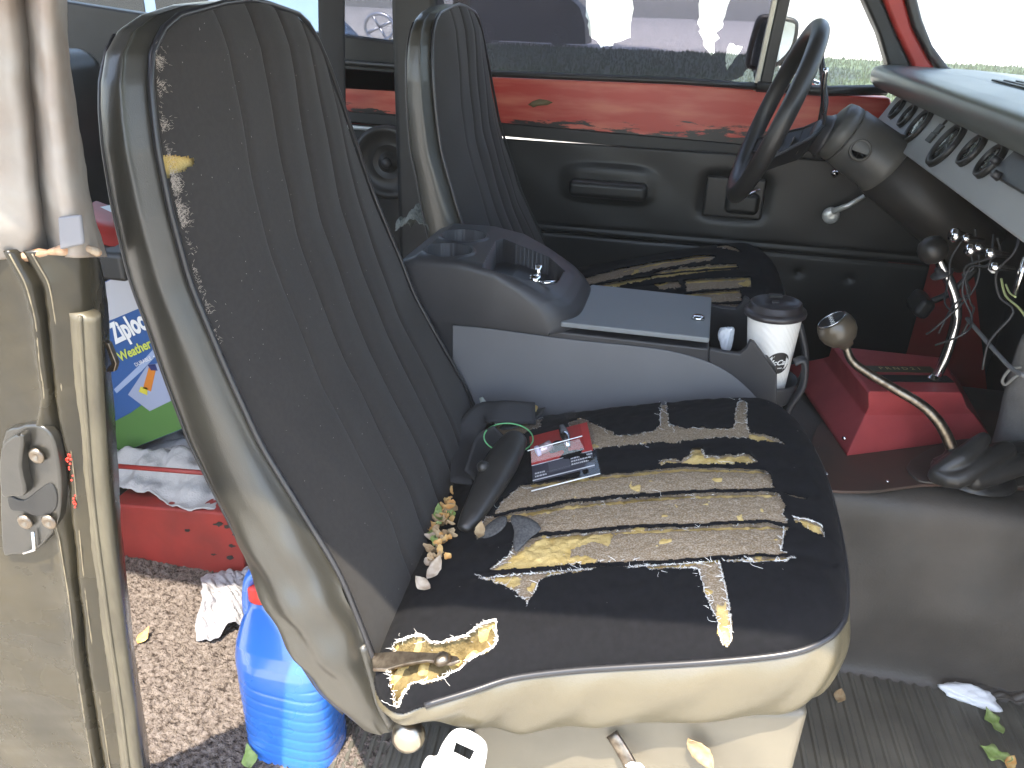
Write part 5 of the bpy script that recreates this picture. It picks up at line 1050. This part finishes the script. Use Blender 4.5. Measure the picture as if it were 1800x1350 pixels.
MB().tube([bl(.62, .46, .008), bl(.60, .62, .012), bl(.57, .8, .012)], [.004, .0085, .006], 14).build('drive_adapter', chrome, bp0)
# seat belt buckle in black rubber sheath, webbing, green ring
bs_ = empty('belt_buckle_sheath', surf(860, 880), 'black rubber seat belt buckle sheath leaning in the seat crease', 'belt buckle')
def sl(a, b, l): return surf(a, b, 0)+Vector((0, 0, l))
sp2 = smoothpts([sl(812, 945, .012), sl(835, 915, .018), sl(858, 880, .024), sl(880, 845, .030), sl(900, 815, .036), sl(915, 800, .038)], 4)
rad = list(np.interp(np.linspace(0, 1, len(sp2)), [0, .15, .4, .6, .8, .93, 1], [.009, .017, .024, .027, .023, .018, .006]))
MB().tube(sp2, rad, 20, flat=.72, up=(0, 0, 1)).build('sheath', rubb, bs_, sub=1)
cb = sp2[len(sp2)*6//10]; MB().lathe([(.001, .030), (.006, .029), (.009, .024), (.009, .01)], cb+Vector((-.012, -.012, -.004)), (-.5, -.8, .6), 18).build('push_button', rubb, bs_)
MB().tube(smoothpts([sl(815, 860, .01), sl(818, 800, .03), sl(845, 770, .045), sl(880, 760, .04), sl(940, 745, .02)], 5), .022, 10, flat=.10, up=(.3, -.5, .8)).build('belt_webbing', MT['webbing'], bs_)
MB().tube(smoothpts([sl(830, 850, .01), sl(850, 800, .02), sl(880, 790, .03)], 5), .020, 10, flat=.10, up=(.6, -.7, .3)).build('belt_webbing', MT['webbing'], bs_)
gcn = sl(893, 792, .030); tag(MB().tube([gcn+Vector((math.cos(t)*.040, math.sin(t)*.026, math.sin(t)*.012-.006)) for t in np.linspace(0, 2*PI, 40, endpoint=False)], .0011, 6, closed=True).build('green_ring', mat('green_wire', (.20, .62, .25), .5)), 'thin green wire ring around the black belt sheath', 'wire ring')
pp = [at(842, 700, y=1.21), at(848, 698, y=1.21), at(872, 730, y=1.19), at(874, 745, y=1.18), at(866, 742, y=1.18), at(846, 715, y=1.2)]
tag(MB().prism(pp, (0, .0015, 0)).build('paper_scrap', mat('paper', (.35, .38, .34), .8)), 'pale folded paper scrap sticking up behind the seat cushion', 'paper')
# white belt tongue at the bottom
bt_ = empty('belt_tongue', at(800, 1320, y=.655), 'white seat belt tongue hanging beside the seat base', 'belt tongue')
yT = .652; out = sm2([(796, 1284), (818, 1281), (848, 1298), (857, 1318), (851, 1352), (846, 1400), (735, 1400), (741, 1350), (752, 1329), (768, 1328), (778, 1306)], 3, True)
hol = [(803, 1300), (836, 1315), (826, 1336), (797, 1321)]
outv = [at(a, b, y=yT) for a, b in out]; holv = [at(a, b, y=yT) for a, b in hol]
bm = bmesh.new(); ev = []
for loop in (outv, holv):
    vs_ = [bm.verts.new(p) for p in loop]; ev += [bm.edges.new((vs_[i], vs_[(i+1) % len(vs_)])) for i in range(len(vs_))]
bmesh.ops.triangle_fill(bm, edges=ev, use_beauty=True, use_dissolve=False); bm.verts.index_update(); vv2 = [tuple(p.co) for p in bm.verts]; ff2 = [[x.index for x in f_.verts] for f_ in bm.faces]; bm.free()
mesh('tongue_plate', vv2, ff2, white, bt_, smooth=False, solid=.004)
MB().prism(P2([(744, 1345), (757, 1340), (772, 1352), (770, 1380), (738, 1380)], yT-.001), (0, .0008, 0)).build('tongue_slot', blk, bt_)
crumple('white_scrap', at(1118, 1349, y=.70), (.018, .008, .010), tissue, 'white scrap at the end of the seat slide strap', 'scrap', seed=4)

# lint and dust specks caught in the velour
lm = MB(); random.seed(77)
for k in range(260):
    a, b = random.uniform(700, 1460), random.uniform(700, 1230); p = surf(a, b, .0)
    if p.z < .30 or p.y > 1.24 or float(onrim(a, b)[1]) < .72: continue
    t = random.uniform(0, 6.28); L = random.uniform(.0006, .0028); p = p+Vector((0, 0, .0022)); lm.tube([p, p+Vector((math.cos(t)*L, math.sin(t)*L, .0003))], [.0002, .00012], 3)
for k in range(320):
    a, b = random.uniform(270, 830), random.uniform(40, 1080); d = rayd(a, b); ts = np.linspace(.6, 1.8, 1200); P = CAM+ts[:, None]*d; f_ = P[:, 0]-XCf(P[:, 2]); q = np.where(f_[:-1]*f_[1:] < 0)[0]
    if not len(q): continue
    p = P[q[0]]; vv = (p[1]-np.interp(p[2], NZ, NY))/(np.interp(p[2], FZ, FY)-np.interp(p[2], NZ, NY))
    if not .04 < vv < .96 or p[2] > 1.08: continue
    p = Vector(p)+Vector((.016*(1-abs(2*vv-1)**3.5)+.0012, 0, 0)); t = random.uniform(0, 6.28); L = random.uniform(.0005, .0018); lm.tube([p, p+Vector((.0002, math.cos(t)*L, math.sin(t)*L))], [.00018, .0001], 3)
tag(lm.build('lint', mat('lint_grey', (.45, .42, .38), .9), ps, smooth=False), kind='stuff')

# torn fabric flaps and a lump of old foam at the rear of the cushion
flapm = mat('flap_fabric', (.045, .045, .047), .95, (.10, .098, .095), 300, bump=.6, bs=700, bd=.1)
def flap(name, pts, m, lift, par):
    c_ = [surf(a, b, .0) for a, b in pts]; o_ = [c_[i]+Vector((0, 0, l)) for i, l in enumerate(lift)]; ct = sum(o_, Vector())/len(o_)+Vector((0, 0, .003))
    v_ = [ct]; n_ = len(o_); f_ = []
    for ring_ in (.5, 1.0):
        for p in o_: v_.append(ct.lerp(p, ring_)+Vector((random.gauss(0, .0006), random.gauss(0, .0006), random.gauss(0, .0008))))
    for i in range(n_): f_.append((0, 1+i, 1+(i+1) % n_)); f_.append((1+i, 1+n_+i, 1+n_+(i+1) % n_, 1+(i+1) % n_))
    return mesh(name, v_, f_, m, par, solid=.0012, sub=1)
random.seed(41)
flap('torn_flap', [(896, 916), (930, 919), (962, 934), (935, 944), (918, 962), (903, 978), (899, 958), (906, 944), (896, 930)], flapm, [.012, .012, .002, .003, .003, .002, .006, .010, .013], ps)
flap('torn_flap', [(836, 952), (852, 930), (880, 915), (893, 918), (888, 934), (872, 945), (856, 950)], flapm, [.004, .006, .008, .012, .008, .006, .004], ps)
flap('torn_flap', [(868, 758), (900, 742), (935, 735), (962, 712), (958, 735), (930, 745), (895, 758)], flapm, [.004, .008, .012, .010, .006, .004, .002], ps)
fc_ = surf(925, 738, .0); crumple('foam_lump', fc_+Vector((0, .02, .012)), (.026, .018, .012), foam, seed=6, parent=ps)

hz = MB().box((0, 47.5, 10.25), (196, 211, 23.5)).build('glare_haze_box', blk, smooth=False)  # haze volume added in place of a lens glare veil
hm_ = bpy.data.materials.new('glare_haze'); hm_.use_nodes = True; N_ = hm_.node_tree.nodes; N_.remove(N_['Principled BSDF']); pv = N_.new('ShaderNodeVolumePrincipled'); pv.inputs['Color'].default_value = (.95, .93, .88, 1); pv.inputs['Density'].default_value = .0065
hm_.node_tree.links.new(pv.outputs[0], N_['Material Output'].inputs['Volume']); hz.data.materials[0] = hm_; tag(hz, kind='stuff', label='thin added haze standing in for lens glare', cat='glare_haze_box')
